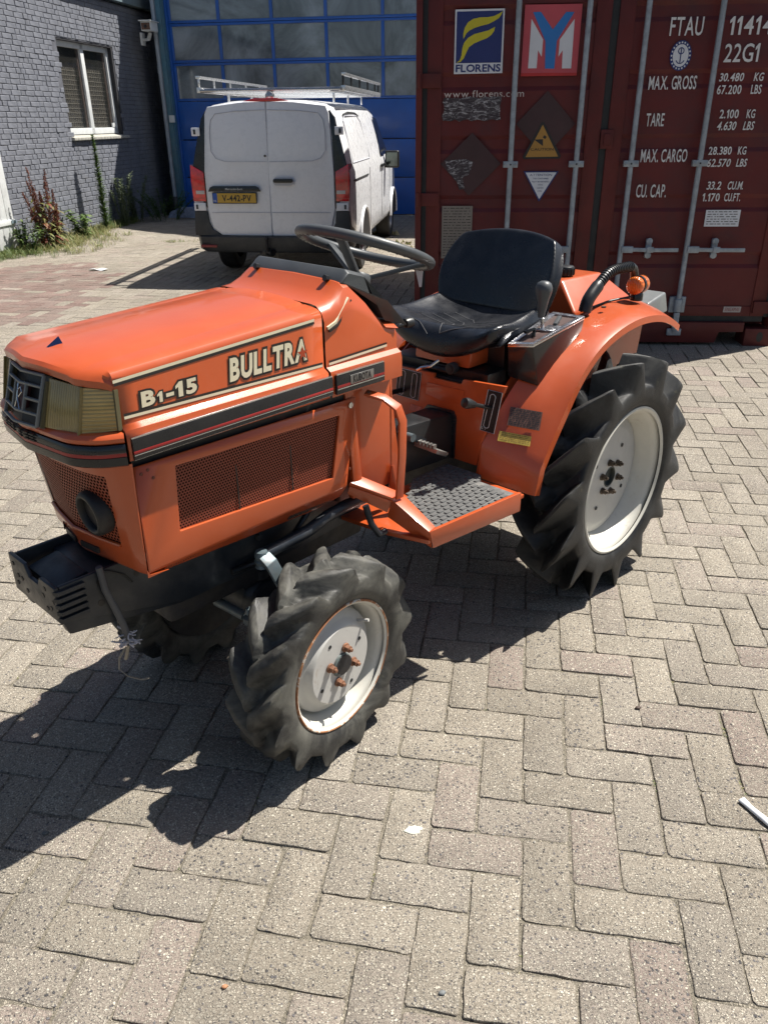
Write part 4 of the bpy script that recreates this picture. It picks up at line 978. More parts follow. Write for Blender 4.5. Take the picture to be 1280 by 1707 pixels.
for x in xs: rings.append([(x, a, b_) for a, b_ in hood_ring(x)])
m.loft(rings, False, False)
# visor: the top carries on forward to the V-shaped lip
top = [(a, b_) for a, b_ in hood_ring(1.6) if b_ > 1.03]
r0 = [(1.600, a, b_) for a, b_ in top]; r1 = [(1.600 + (nose_x(a, b_) - 1.60) * .55, a, b_ - .006) for a, b_ in top]
r2 = [(nose_x(a, b_) - .006, a, b_ - .011) for a, b_ in top]; r3 = [(nose_x(a, b_), a * .998, b_ - .017) for a, b_ in top]; r4 = [(nose_x(a, b_) - .001, a * .995, b_ - .029) for a, b_ in top]; r5 = [(nose_x(a, b_) - .05, a * .97, b_ - .031) for a, b_ in top]
m.loft([r0, r1, r2, r3, r4, r5], False, False)
hood = m.build('hood', ORANGE, tr, smooth=28)
sol = hood.modifiers.new('thick', 'SOLIDIFY'); sol.thickness = .003; sol.offset = 0
# crown fold strip down the middle of the bonnet is part of the ring profile; small chrome fin
m = MB(); m.hexa([(1.590, -.011, 1.090), (1.632, -.007, 1.086), (1.632, .007, 1.086), (1.590, .011, 1.090)], [(1.594, -.001, 1.110), (1.631, -.001, 1.088), (1.631, .001, 1.088), (1.594, .001, 1.110)])
m.build('bonnet_ornament', pm('chrome_blue', (.10, .13, .25), .12, 1.), tr)
# decal field and stripes on both sides
def dpl(x, z, y, s):
    return (x, s * y, z)
def side_quad(name, pts, mat, par, s, y=.2062, thick=.0):
    m = MB(); P = [(x, s * (y - (z - .98) * .004), z) for x, z in pts]
    m.add(P, [tuple(range(len(P)))]); return m.build(name, mat, par, smooth=0)
for s in (1, -1):
    zt0, zt1 = 1.0535, 1.026
    df = side_quad('decal_field', [(1.086, .984), (1.592, .990), (1.599, 1.058), (1.103, 1.0885)], DECOR, hood, s)
    def stripe(n, xa, za, xb, zb, hgt, mat, y): side_quad(n, [(xa, za), (xb, zb), (xb, zb + hgt), (xa, za + hgt)], mat, hood, s, y)
    stripe('pinstripe', 1.105, 1.0860, 1.601, 1.0570, .0060, CREAM, .2076); stripe('pinstripe_shadow', 1.105, 1.0800, 1.600, 1.0510, .0060, DKDEC, .2076)  # cream stripe with a printed dark stripe beside it
    stripe('pinstripe', 1.086, .9790, 1.590, .9850, .0056, CREAM, .2079); stripe('pinstripe_shadow', 1.086, .9846, 1.590, .9906, .0052, DKDEC, .2079)
    # mouldings: chrome edge, black band, red line
    def mould(n, xa, xb, zlo, zhi, y, mat, th=.004):
        f_ = lambda x: (x - 1.07) / .53 * -.006
        m = MB(); m.hexa([(xa, s * (y - .008), zlo + f_(xa)), (xb, s * (y - .008), zlo + f_(xb)), (xb, s * (y - .008), zhi + f_(xb)), (xa, s * (y - .008), zhi + f_(xa))], [(xa, s * y, zlo + f_(xa)), (xb, s * y, zlo + f_(xb)), (xb, s * (y), zhi + f_(xb)), (xa, s * (y), zhi + f_(xa))]); return m.build(n, mat, hood, bevel=.0008)
    mould('side_moulding', 1.078, 1.594, .915, .957, .2315, BLACKG); mould('chrome_strip', 1.078, 1.594, .9572, .9605, .2305, CHROME); mould('red_line', 1.078, 1.594, .9265, .9325, .2322, RED); mould('chrome_strip', 1.078, 1.594, .9235, .9255, .2322, CHROME); mould('chrome_strip', 1.078, 1.594, .9140, .9165, .2300, CHROME)
    # lettering
    Mx = lambda x, z, y: Matrix(((-s, 0, 0, x), (0, 0, s, s * y), (0, 1, 0, z), (0, 0, 0, 1)))
    for nm, body_, x, z, h, wd, sh, b1, b2, rot, sm in (('model_name', 'BULLTRA', 1.345, 1.0045, .0440, .212, .14, .0080, .0028, .018, ()), ('model_number', 'B1-15', 1.551, 1.0005, .0270, .126, .04, .0056, .0018, .018, (1,))):
        base = text_mesh(body_, h / .69, bold=b2, shear=sh, spacing=1.6, small=sm); xs_ = [v.co.x for v in base.vertices]; A_, B_ = min(xs_), max(xs_)
        for layer, (bd, mt, yy) in enumerate(((b1, DKDEC, .2078), (b2, CREAM, .2087))):
            me = text_mesh(body_, h / .69, bold=bd, shear=sh, spacing=1.6, small=sm)
            me.transform(Matrix.Translation((-A_, 0, 0))); me.transform(Matrix.Diagonal((wd / (B_ - A_), 1, .2, 1)))
            for v in me.vertices: v.co.y += v.co.x * rot
            me.transform(Mx(x if s > 0 else x - wd, z, yy)); me.materials.append(mt)
            o = bpy.data.objects.new(nm, me); COL.objects.link(o); o.parent = hood
    cx, cz = 1.1450, 1.023
    star = []
    for k in range(10):
        rr2 = .0165 if k % 2 == 0 else .0068; a = R(90 + 36 * k); star.append((cx - s * 0 + rr2 * math.cos(a), cz + rr2 * math.sin(a)))
    side_quad('star', star, DECOR, hood, s, .2096)
    # headlamps: front lens + side lens
    def ly(y): return s * y
    A = [(1.690, .078, .965), (1.660, .165, .962), (1.640, .165, 1.0500), (1.662, .078, 1.0560)]
    B = [(1.660, .1655, .962), (1.607, .2085, .9675), (1.600, .2045, 1.0430), (1.640, .1655, 1.0500)]
    def slab(P, d, n, mat, par):
        m = MB(); m.hexa([(x - d, ly(y - .002), z) for x, y, z in P], [(x, ly(y), z) for x, y, z in P]); return m.build(n, mat, par, bevel=.003)
    hl = slab(A, .004, 'headlight', LENS_A, tr); slab(B, .004, 'side_lens', LENS_B, hl)
    MB().hexa([(1.600, ly(.080), .967), (1.684, ly(.080), .967), (1.655, ly(.164), .965), (1.605, ly(.203), .969), (1.595, ly(.203), .969)], [(1.600, ly(.080), 1.046), (1.657, ly(.080), 1.046), (1.636, ly(.164), 1.045), (1.599, ly(.200), 1.040), (1.592, ly(.200), 1.040)]).build('lamp_housing', pm('lamp_housing', (.34, .27, .12), .38, .5, var=.25, vs=12), hl)
    m = MB(); m.bar([(1.663, ly(.164), .962), (1.642, ly(.1645), 1.050)], (0, 1, 0), .004, .006); m.build('lens_rib', pm('lens_edge', (.20, .15, .05), .3), hl)
    m = MB(); m.bar([(1.604, ly(.2095), .968), (1.598, ly(.205), 1.045)], (0, 1, 0), .008, .008); m.build('lens_frame', pm('lens_frame', (.10, .085, .04), .5), hl); m = MB(); m.bar([(1.693, ly(.076), .963), (1.664, ly(.076), 1.049)], (0, 1, 0), .006, .008); m.build('lens_frame', pm('lens_frame', (.10, .085, .04), .5), hl)
# radiator grille with V-shaped bars
gr = empty('grille'); gr.parent = tr
def gx(y, z): return 1.713 - .17 * abs(y) - (z - .965) * .36
def gbar(pts, w_=.0045, n='grille_bar', mat=None): MB().bar([(gx(y, z), y, z) for y, z in pts], (0, 0, 1) if abs(pts[0][1] - pts[-1][1]) < .03 else (0, 1, 0), w_, .006).build(n, mat or pm('grille_grey', (.17, .18, .18), .45), gr, bevel=.001)
zb, zt = .966, 1.060
for z in (zb, zb + .0215, zt - .0215, zt): gbar([(-.070, z), (0, z), (.070, z)])
for y in (-.070, .070): gbar([(y, zb), (y, zt)])
for y in (-.022, .022): gbar([(y, zb + .0215), (y, zt - .0215)], .005)
for s in (1, -1): gbar([(s * .022, (zb + zt) / 2), (s * .070, (zb + zt) / 2)], .005)
MB().hexa([(gx(y, z) - .012, y, z) for y, z in ((-.020, zb + .025), (0, zb + .025), (.020, zb + .025), (.020, zt - .025), (0, zt - .025), (-.020, zt - .025))], [(gx(y, z) - .003, y, z) for y, z in ((-.020, zb + .025), (0, zb + .025), (.020, zb + .025), (.020, zt - .025), (0, zt - .025), (-.020, zt - .025))]).build('badge', pm('badge_red', (.045, .012, .016), .3), gr)
m = MB(); e = .004
for pp in ([(-.009, .028), (-.006, -.005), (-.011, -.020)], [(-.006, .002), (.010, -.020)], [(-.008, .012), (.004, .020), (.010, .012), (.002, .002), (-.004, .004)], [(-.012, .022), (-.004, .014)]):
    m.tube([(gx(a, 1.009 + b_) + .0, a, 1.009 + b_) for a, b_ in pp], .0013, 5)
m.build('badge_emblem', CHROME, gr)
MB().hexa([(1.60, -.074, .960), (gx(.072, .96) - .014, -.074, .960), (gx(0, .96) - .014, 0, .960), (gx(.072, .96) - .014, .074, .960), (1.60, .074, .960)], [(1.60, -.074, 1.055), (gx(.072, 1.055) - .016, -.074, 1.055), (gx(0, 1.055) - .016, 0, 1.055), (gx(.072, 1.055) - .016, .074, 1.055), (1.60, .074, 1.055)]).build('grille_back', BLK, gr, smooth=0)
# plan outlines of the nose, swept round from side to side
def sweep(P, zs, name, mat, par, close=True, bevel=0., smooth=40):
    """P: half plan outline [(x,y)] from rear side to centre; zs: [(z, outward offset)]"""
    full = P + [(x, -y) for x, y in reversed(P[:-1])]; rings = []
    n = len(full)
    def off(i, d):
        a = Vector(full[max(0, i - 1)]); b_ = Vector(full[min(n - 1, i + 1)]); t_ = (b_ - a).normalized(); nn_ = Vector((t_.y, -t_.x))
        if nn_.x * 1 + (nn_.y * full[i][1]) < 0: nn_ = -nn_
        return full[i][0] + nn_.x * d, full[i][1] + nn_.y * d
    for z, d in zs:
        zz = z if callable(z) else (lambda x, z=z: z)
        rings.append([(*off(i, d), zz(full[i][0])) for i in range(n)])
    m = MB(); m.loft(rings, False, False); return m.build(name, mat, par, bevel=bevel, smooth=smooth)
def arc(P, n=5, r=.03):
    out = [P[0]]
    for i in range(1, len(P) - 1):
        a, b_, c_ = Vector(P[i - 1]), Vector(P[i]), Vector(P[i + 1]); u = b_ + (a - b_).normalized() * r; v_ = b_ + (c_ - b_).normalized() * r
        for k in range(n + 1):
            q = k / n; out.append(tuple(u * (1 - q) ** 2 + b_ * 2 * q * (1 - q) + v_ * q * q))
    return out + [P[-1]]
NP = arc([(1.604, .222), (1.648, .196), (1.679, .150), (1.697, 0)], 5, .022)
sweep(NP, [(.945, -.012), (.945, -.001), (.9485, .003), (.956, .004), (.962, 0), (.9655, -.008), (.9665, -.06)], 'nose_sill', ORANGE, tr)
band = sweep(NP, [(.898, -.012), (.898, -.002), (.902, .0035), (.913, .005), (.9185, .005), (.9195, .003), (.9265, .003), (.9275, .0055), (.938, .0055), (.9435, .002), (.9445, -.012)], 'front_moulding', BLACKG, tr)
sweep(NP, [(.9197, .0045), (.9263, .0045)], 'red_line', RED, band); sweep([p for p in NP if p[1] > .13] + [NP[-1]] if False else NP, [(.9268, .0048), (.9283, .0062)], 'chrome_strip', CHROME, band)
def nslots(y0, n, z0):
    m = MB()
    for i in range(n):
        for k in range(3):
            ya, yb = y0 + i * .020, y0 + i * .020 + .015
            fx = lambda y: 1.697 + (1.679 - 1.697) * abs(y) / .150 + .0072
            m.bar([(fx(ya) - .003, ya, z0 + k * .0062), (fx(yb) - .003, yb, z0 + k * .0062)], (0, 0, 1), .0030, .0085)
    m.build('moulding_slot', BLK, band, smooth=0)
nslots(-.105, 3, .9295 - .0); nslots(-.022, 1, .9295); nslots(.006, 2, .9295)
# lower nose: frame and perforated insert
LPt = arc([(1.597, .213), (1.618, .196), (1.640, .158), (1.652, .110), (1.662, 0)], 3, .015)
LPb = arc([(1.592, .2025), (1.603, .182), (1.611, .135), (1.620, .090), (1.634, 0)], 3, .012)
def blend(k, d=0.):
    return [(a[0] * (1 - k) + b_[0] * k + d, a[1] * (1 - k) + b_[1] * k) for a, b_ in zip(LPt, LPb)]
def nosering(k, z, d=0.):
    P = blend(k, d); full = P + [(x, -y) for x, y in reversed(P[:-1])]
    full = [(1.592, full[0][1])] + full + [(1.592, -full[0][1])]
    return [(x, y, z) for x, y in full]
zk = lambda k: .897 - k * .243
m = MB(); m.loft([nosering(0, .897), nosering(.12, zk(.12))], False, False); m.loft([nosering(.80, zk(.80)), nosering(1, zk(1.)), nosering(1.1, .640, -.006), nosering(1.15, .634, -.05)], False, False)
# corner posts beside the insert
def strip(i0, i1):
    a, b_ = nosering(.12, zk(.12)), nosering(.80, zk(.80))
    m.loft([a[i0:i1 + 1], b_[i0:i1 + 1]], False, False)
Ln = len(nosering(0, 0)); cut = 6
strip(0, cut); strip(Ln - 1 - cut, Ln - 1)
nose = m.build('nose_panel', ORANGE, tr, smooth=35)
m = MB(); a, b_ = nosering(.11, zk(.11), -.004), nosering(.81, zk(.81), -.004); m.loft([a[cut - 1:Ln - cut + 1], b_[cut - 1:Ln - cut + 1]], False, False); m.build('nose_mesh', MESHF, nose, smooth=30)
m = MB(); m.tube([tuple(Vector(p) + Vector((.001, 0, 0))) for p in nosering(.80, zk(.80))[cut:Ln - cut]], .0045, 8); m.build('nose_rail', ORANGE, nose)
for yc_ in (-.118, -.042, .042)[0:3]:
    q = nosering(.98, zk(.98)); fx = lambda y: 1.6345 - abs(y) * .13 - (abs(y) > .085) * (abs(y) - .085) * .31 + .0035
    m = MB(); m.hexa([(fx(yy) - .003, yy, zz) for yy, zz in ((yc_ - .030, .660), (yc_ + .030, .660), (yc_ + .030, .673), (yc_ - .030, .673))], [(fx(yy) + .0020, yy, zz) for yy, zz in ((yc_ - .030, .660), (yc_ + .030, .660), (yc_ + .030, .673), (yc_ - .030, .673))]); m.build('nose_slot', BLK, nose)
ex = MB().rev([(.034, -.06), (.034, .012), (.0345, .020), (.038, .026), (.044, .026), (.049, .020), (.050, .010), (.050, -.03)], c=(1.625, .102, .771), ax=(1, 0, -.08), seg=36).build('exhaust_outlet', pm('outlet_black', (.014, .013, .013), .55, var=.3, bump=.1), nose, smooth=60)
MB().rev([(.0342, .0125), (.0, .0125)], c=(1.625, .102, .771), ax=(1, 0, -.08), seg=36).build('dark_bore_disc', BLK, ex, smooth=0)  # black disc stands in for the darkness down the outlet
# side panels with perforated insert
for s in (1, -1):
    sp_ = MB(); P = [(1.590, .886), (.985, .882), (1.018, .652), (1.10, .640), (1.20, .655), (1.30, .655), (1.36, .635), (1.585, .640)]
    hole = [(1.496, .860), (1.038, .848), (1.064, .690), (1.503, .712)]
    y0, y1 = s * .196, s * .208
    # frame as four quads round the opening (outer skin) plus thickness
    o4 = [(1.590, .886), (.985, .882), (1.018, .652), (1.588, .645)]
    def yy(z): return s * (.2085 - (.886 - z) * .03)
    v = [(x, yy(z), z) for x, z in o4] + [(x, yy(z), z) for x, z in hole] + [(x, yy(z) - s * .007, z) for x, z in hole]
    sp_.add(v, [(0, 1, 5, 4), (1, 2, 6, 5), (2, 3, 7, 6), (3, 0, 4, 7), (4, 5, 9, 8), (5, 6, 10, 9), (6, 7, 11, 10), (7, 4, 8, 11)])
    sp_.add([(1.588, yy(.645), .645), (1.018, yy(.652), .652), (1.03, s * .186, .622), (1.12, s * .182, .612), (1.575, s * .180, .625)], [(0, 1, 2, 3, 4)])
    side = sp_.build('side_panel', ORANGE, tr, smooth=25, bevel=.004); side.modifiers.new('t', 'SOLIDIFY').thickness = .002
    m = MB(); m.add([(x, yy(z) - s * .0072, z) for x, z in [(1.500, .864), (1.034, .852), (1.060, .686), (1.507, .708)]], [(0, 1, 2, 3)]); m.build('side_mesh', MESHS, side, smooth=0)
    for xx in (1.345, 1.19): MB().box(xx - .0015, xx + .0015, *sorted((yy(.78) - s * .0062, yy(.78) - s * .0074)), .70, .855).build('mesh_seam', DKDEC, side, smooth=0)
    MB().box(.995, 1.585, *sorted((s * .190, s * .196)), .880, .905).build('panel_gap', BLK, tr, smooth=0)
    MB().cyl((1.003, yy(.86), .866), (1.003, yy(.86) + s * .004, .866), .0075, 14).build('panel_screw', CHROME, side, bevel=.001)
    g_ = MB(); x = 1.545
    while x > 1.33: g_.bar([(x, s * .1815, .628), (x - .012, s * .1862, .642)], (1, 0, 0), .0030, .003); x -= .0062
    x = 1.20
    while x > 1.06: g_.bar([(x, s * .1835, .618), (x - .008, s * .1868, .634)], (1, 0, 0), .0030, .003); x -= .0062
    o = g_.build('louvre_slots', BLK, side, smooth=0); tag(o, kind='stuff')

# ---- cowl behind the bonnet
def cowl_ring(x, zs, zt, yt, ybot=.905, ysd=.2055):
    P = [(.2235, ybot), (.2235, .952), (.220, .966), (.207, .974), (ysd, .981), (ysd, zs - .02), (ysd - .006, zs - .004), (yt + .02, zt - .012), (yt + .004, zt - .002), (yt - .014, zt), (0, zt + .003)]
    P += [(-a, b_) for a, b_ in reversed(P[:-1])]; return [(x, a, b_) for a, b_ in P]
m = MB(); m.loft([cowl_ring(1.074, 1.098, 1.114, .175), cowl_ring(1.046, 1.102, 1.118, .172), cowl_ring(1.016, 1.108, 1.132, .168), cowl_ring(.990, 1.112, 1.152, .162), cowl_ring(.972, 1.106, 1.152, .160), cowl_ring(.925, 1.080, 1.108, .168), cowl_ring(.872, 1.036, 1.044, .185), cowl_ring(.834, 1.026, 1.036, .19)], False, False)
m.add([cowl_ring(.834, 1.026, 1.036, .19)[i] for i in range(21)], [tuple(range(21))])
cowl = m.build('cowl', ORANGE, tr, smooth=30, bevel=.0)
cr = [(0.995, .150), (.968, .1765), (.905, .1600), (.868, .048)]
m = MB(); rings = []
for y, dx in ((-.172, -.004), (-.160, .0), (.160, 0), (.172, -.004)):
    k = 1 if abs(y) > .165 else 0
    rings.append([(x, y * (1.0 if j < 3 else 1.14), 1 + z - (.008 if k and j in (1, 2) else 0)) for j, (x, z) in enumerate([(.988, .149), (.962, .1765), (.908, .160), (.866, .050), (.80, .030), (.86, .09)])])
m.loft(rings, True, True); m.build('dash_cover', GREYP, tr, bevel=.004, bang=20)
for yy_ in (-.13, .13):
    m = MB(); m.cyl((.989, yy_, 1.155), (1.000, yy_, 1.158), .008, 6); m.build('cover_bolt', BLACK, tr)
for s in (1, -1):
    P = lambda L, y, n, mat, par=cowl: side_quad(n, L, mat, par, s, y)
    P([(1.066, .978), (.872, .985), (.872, .9905), (1.066, .9835)], .2078, 'pinstripe', CREAM); P([(1.066, .9838), (.872, .991), (.872, .9955), (1.066, .9888)], .2078, 'pinstripe_shadow', DKDEC)
    m = MB(); m.bar([(1.066, s * .2075, 1.064), (1.040, s * .2065, 1.073), (.986, s * .1935, 1.118)], (-.5, 0, 1), .0075, .004); m.build('pinstripe', CREAM, cowl)
    m = MB(); m.bar([(1.062, s * .2078, 1.057), (1.034, s * .2068, 1.066), (.978, s * .1945, 1.112)], (-.5, 0, 1), .0060, .004); m.build('pinstripe_shadow', DKDEC, cowl)
    mo = MB().box(.905, 1.066, *sorted((s * .222, s * .2315)), .911, .957).build('side_moulding', BLACKG, cowl, bevel=.002)
    for za, zb_, mt, yy2 in ((.9575, .9605, CHROME, .2308), (.9265, .9325, RED, .2322), (.9225, .9250, CHROME, .2324)): MB().box(.907, 1.064, *sorted((s * .224, s * yy2)), za, zb_).build('moulding_line', mt, mo)
    MB().box(.945, 1.022, *sorted((s * .2316, s * .2330)), .928, .950).build('name_plate', pm('brushed', (.28, .27, .26), .35, .7), mo, bevel=.0005)
    me = text_mesh('KUBOTA', .0165 / .69, bold=.0009, sx=.8); xs_ = [v.co.x for v in me.vertices]; a_, b_ = min(xs_), max(xs_)
    me.transform(Matrix.Translation((-a_, 0, 0))); me.transform(Matrix.Diagonal((.060 / (b_ - a_), 1, 1, 1)))
    me.transform(Matrix(((-s, 0, 0, 1.014 if s > 0 else .954), (0, 0, s, s * .2335), (0, 1, 0, .9310), (0, 0, 0, 1)))); me.materials.append(BLK)
    o = bpy.data.objects.new('name_lettering', me); COL.objects.link(o); o.parent = mo
# body below the cowl
for s in (1, -1):
    m = MB(); m.prism([(1.012, .900), (.842, .900), (.800, .60), (.985, .60)], 'y', *sorted((s * .172, s * .190))); m.build('cowl_skirt', ORANGE, tr, bevel=.004)
    MB().prism([(1.014, .899), (.985, .899), (.962, .655), (.992, .645)], 'y', *sorted((s * .190, s * .202))).build('skirt_flange', ORANGE, tr, bevel=.003)
MB().box(.835, .848, -.19, .19, .60, .93).build('dash_panel', ORANGE, tr, bevel=.003)
MB().prism([(.866, 1.040), (.80, 1.028), (.80, .93), (.836, .90)], 'y', -.165, .165).build('dash_panel_lower', BLACK, tr, bevel=.004)
# ---- steering
SCn = Vector((.733, 0, 1.184)); SR = .176; ph = R(20.1); ex_ = Vector((math.cos(ph), 0, math.sin(ph))); en = Vector((-math.sin(ph), 0, math.cos(ph)))
sw = empty('steering_wheel'); sw.parent = tr
m = MB(); N = 96; pts = [SCn + ex_ * SR * math.cos(2 * math.pi * k / N) + Vector((0, 1, 0)) * SR * math.sin(2 * math.pi * k / N) for k in range(N)]
m.tube(pts, .0135, 12, closed=True); m.build('rim', GREYP, sw, smooth=60)
m = MB()
for k in range(48):
    a = 2 * math.pi * (k + .5) / 48; c = SCn + ex_ * SR * math.cos(a) + Vector((0, 1, 0)) * SR * math.sin(a) - en * .0065
    d = (-ex_ * math.sin(a) + Vector((0, 1, 0)) * math.cos(a)) * .0075
    m.tube([c - d * .8, c, c + d * .8], [.004, .0088, .004], 8)
m.build('finger_grip', GREYP, sw)
hub_c = SCn - en * .075
for a in (R(20), R(140), R(260)):
    rim_p = SCn + ex_ * SR * math.cos(a) + Vector((0, 1, 0)) * SR * math.sin(a); dirr = (rim_p - SCn).normalized()
    MB().bar([rim_p - dirr * .008, rim_p - dirr * .035 - en * .012, hub_c + dirr * .03 + en * .006, hub_c], dirr.cross(en), .024, .012).build('spoke', GREYP, sw, bevel=.003)
MB().rev([(0, .012), (.026, .012), (.032, .004), (.034, -.012), (.028, -.03), (0, -.03)], c=hub_c, ax=en, seg=28).build('hub', GREYP, sw)
MB().cyl(hub_c - en * .02, hub_c - en * .20, .021, 20).build('steering_column', BLACK, tr)
tgp = SCn + ex_ * SR * math.cos(R(170)) + Vector((0, 1, 0)) * SR * math.sin(R(170))
m = MB(); m.hexa([tgp + Vector((-.014, a, b_)) for a, b_ in ((-.02, .012), (.02, .012), (.012, -.06), (.004, -.062))], [tgp + Vector((-.0145, a, b_)) for a, b_ in ((-.02, .012), (.02, .012), (.012, -.06), (.004, -.062))]); m.build('paper_tag', DWHITE, sw)
# dash controls
MB().hexa([(.80, -.11, .96), (.80, .02, .96), (.70, .02, .955), (.70, -.11, .955)], [(.79, -.10, 1.055), (.79, .01, 1.055), (.715, .01, 1.035), (.715, -.10, 1.035)]).build('instrument_box', GREYP, tr, bevel=.006)
m = MB(); m.cyl((.835, .135, 1.00), (.735, .150, 1.01), .006, 10); m.rev([(0, -.016), (.012, -.012), (.014, 0), (.012, .012), (0, .016)], c=(.73, .151, 1.01), ax=(1, -.1, 0), seg=14); m.build('throttle_lever', BLACK, tr)
for y in (.03, .075): MB().cyl((.84, y, .99), (.80, y, .995), .009, 12).build('dash_knob', BLACK, tr, bevel=.002)

# ---- seat
seat = empty('seat'); seat.parent = tr
def cushion(u, v):
    """u: -1..1 across, v: 0 back .. 1 front and over the lip"""
    w_ = .215 * (1 - .12 * (1 - v) ** 2); y = u * w_; au = abs(u)
    if v < .80:
        q = v / .80; x = .155 + .265 * q - .02 * au ** 3; z = .944 - .022 * math.sin(q * math.pi * .75) + .004 * q
    else:
        a = (v - .80) / .20 * math.pi * .60; x = .42 - .02 * au ** 3 + .042 * math.sin(a); z = .9285 - .095 * (1 - math.cos(a)) * .75 + .030 * abs(u - .1) ** 1.5 * math.sin(a) 
    z += .040 * au ** 3.2 * (1 - .95 * max(0, v - .35)) - .012 * math.exp(-((u) / .25) ** 2) * (v < .8) * math.sin(min(1, v / .8) * math.pi)
    if v > .9: z += .030 * au ** 2.5
    return Vector((x, y, z))
def shell(fn, nu, nv, off):
    m = MB(); T = [[fn(-1 + 2 * i / nu, j / nv) for j in range(nv + 1)] for i in range(nu + 1)]
    B = []
    for i in range(nu + 1):
        row = []
        for j in range(nv + 1):
            a = T[min(nu, i + 1)][j] - T[max(0, i - 1)][j]; b_ = T[i][min(nv, j + 1)] - T[i][max(0, j - 1)]; n = b_.cross(a).normalized() * off
            row.append(T[i][j] + n)
        B.append(row)
    rings = []
    for i in range(nu + 1): rings.append([T[i][j] for j in range(nv + 1)] + [B[i][j] for j in range(nv, -1, -1)])
    m.loft(rings, True, True); return m
def toward(fn, off, sgn):
    p, q, r_ = fn(0, .5), fn(.1, .5), fn(0, .6); n = (r_ - p).cross(q - p); return off if n.dot(sgn) > 0 else -off
shell(cushion, 28, 24, toward(cushion, .058, Vector((0, 0, -1)))).build('cushion', SEATM, seat, smooth=180, sub=1)
def squircle(u, v, c=.36): return u * math.sqrt(1 - c * v * v), v * math.sqrt(1 - c * u * u)
def back(u, v):
    """v: 0 bottom .. 1 top"""
    vv = v * 2 - 1; c_ = .33 if v > .5 else .20
    a, b_ = u * math.sqrt(1 - c_ * vv * vv), vv * math.sqrt(1 - c_ * u * u)
    y = a * .218; k = (b_ + 1) / 2; z = .934 + .242 * k; x = .172 - .112 * k + .052 * abs(a) ** 2.2 * (1 - .4 * k) + .010 * math.sin(k * math.pi)
    return Vector((x, y, z))
shell(back, 28, 20, toward(back, .045, Vector((-1, 0, 0)))).build('backrest', SEATM, seat, smooth=180, sub=1)
MB().bar([(.14, -.13, .93), (.10, -.13, .97), (.07, -.13, 1.03)], (0, 1, 0), .03, .008).bar([(.14, .13, .93), (.10, .13, .97), (.07, .13, 1.03)], (0, 1, 0), .03, .008).build('back_bracket', BLACK, seat)
def seam(fn, L, par, lift, r_=.0011):
    m = MB(); P = []
    for (a, b_), (c_, d_) in zip(L, L[1:]):
        for k in range(8): P.append((a + (c_ - a) * k / 8, b_ + (d_ - b_) * k / 8))
    P.append(L[-1]); m.tube([fn(u, v) + lift for u, v in P], r_, 6); m.build('piping', SEAM, par)
for k in range(4):
    o_ = .16 * k
    seam(cushion, [(-.62 + o_ * .55, .62 - k * .10), (-.05 + o_ * .2, .70 - k * .12), (.10 + o_ * .3, .88 - k * .13), (.70 - o_ * .1, .74 - k * .11)], seat, Vector((0, 0, .0008)))
seam(cushion, [(-.70, .80), (-.35, .83), (-.1, .90)], seat, Vector((0, 0, .0008)))
for k in range(0):
    seam(back, [(-.6, .84 - k * .3), (-.1, .88 - k * .3), (.15, .80 - k * .3), (.7, .84 - k * .3)], seat, Vector((.0002, 0, 0)), .0009)
MB().prism([(.440, .895), (.452, .822), (.20, .822), (.18, .895)], 'y', -.075, .140).build('seat_pan', ORANGE, seat, bevel=.01); MB().box(.10, .36, .06, .20, .80, .89).build('seat_slide', BLACK, seat, bevel=.008)
MB().cyl((.46, .094, .822), (.485, .094, .822), .017, 18).cyl((.486, .094, .822), (.489, .094, .822), .011, 18).build('breather_plug', DKIRON, tr, bevel=.002)
MB().tube([(.50, -.02, .80), (.50, .0, .812), (.49, .025, .818), (.47, .04, .835)], .005, 8).build('seat_lever', CHROME, tr)
MB().tube([(.30, .275, .80), (.31, .272, .86), (.26, .265, .905), (.18, .26, .93)], .006, 8).build('brake_rod', RUST, tr)
# ---- front face of the rear body, tunnel, floor
m = MB(); m.prism([(-.30, .545), (.212, .545), (.224, .62), (.304, .812), (.150, .802), (.143, .786), (.038, .784), (.040, .799), (-.116, .794), (-.30, .79)], 'x', .478, .490)
panel = m.build('seat_panel', ORANGE, tr, bevel=.003)
MB().box(-.10, .47, -.20, .20, .53, .79).build('gearbox_housing', DKIRON, tr, bevel=.01); MB().box(.36, .45, -.17, .21, .78, .818).cyl((.46, -.02, .805), (.46, .07, .805), .010, 12).build('linkage', BLACK, tr, bevel=.01)
MB().prism([(.013, .766), (.159, .770), (.149, .729), (.084, .718), (.009, .729)], 'x', .4895, .4925).build('embossed_plate', ORANGE, panel, bevel=.0035)
def gate(y0, y1, z0, z1, slots, skew):
    P = [(y0, z0), (y1, z0 + .0), (y1 + skew, z1), (y0 + skew, z1)]
    g_ = MB().prism(P, 'x', .4902, .4915).build('lever_gate', BLK, panel)
    m = MB(); q = [(.4920, a, b_) for a, b_ in P]; m.tube(q, .0010, 4, closed=True)
    for (a, za, b_, zb_) in slots:
        ring = []
        for k in range(24):
            an = 2 * math.pi * k / 24; ring.append((.4920, (b_ if math.sin(an) > 0 else a) + .010 * math.cos(an), (zb_ if math.sin(an) > 0 else za) + .010 * math.sin(an)))
        m.tube(ring, .0011, 4, closed=True)
    m.build('gate_outline', LETW, g_); return g_
gate(-.118, -.022, .700, .790, [(-.045, .715, -.036, .775), (-.095, .715, -.085, .775)], .012)
g2 = gate(.222, .272, .664, .792, [(.243, .685, .262, .772)], .022)
text('gate_lettering', '0 1', Matrix(((0, 0, 1, .4925), (1, 0, 0, .226), (0, 1, 0, .668), (0, 0, 0, 1))), .009, LETW, g2)
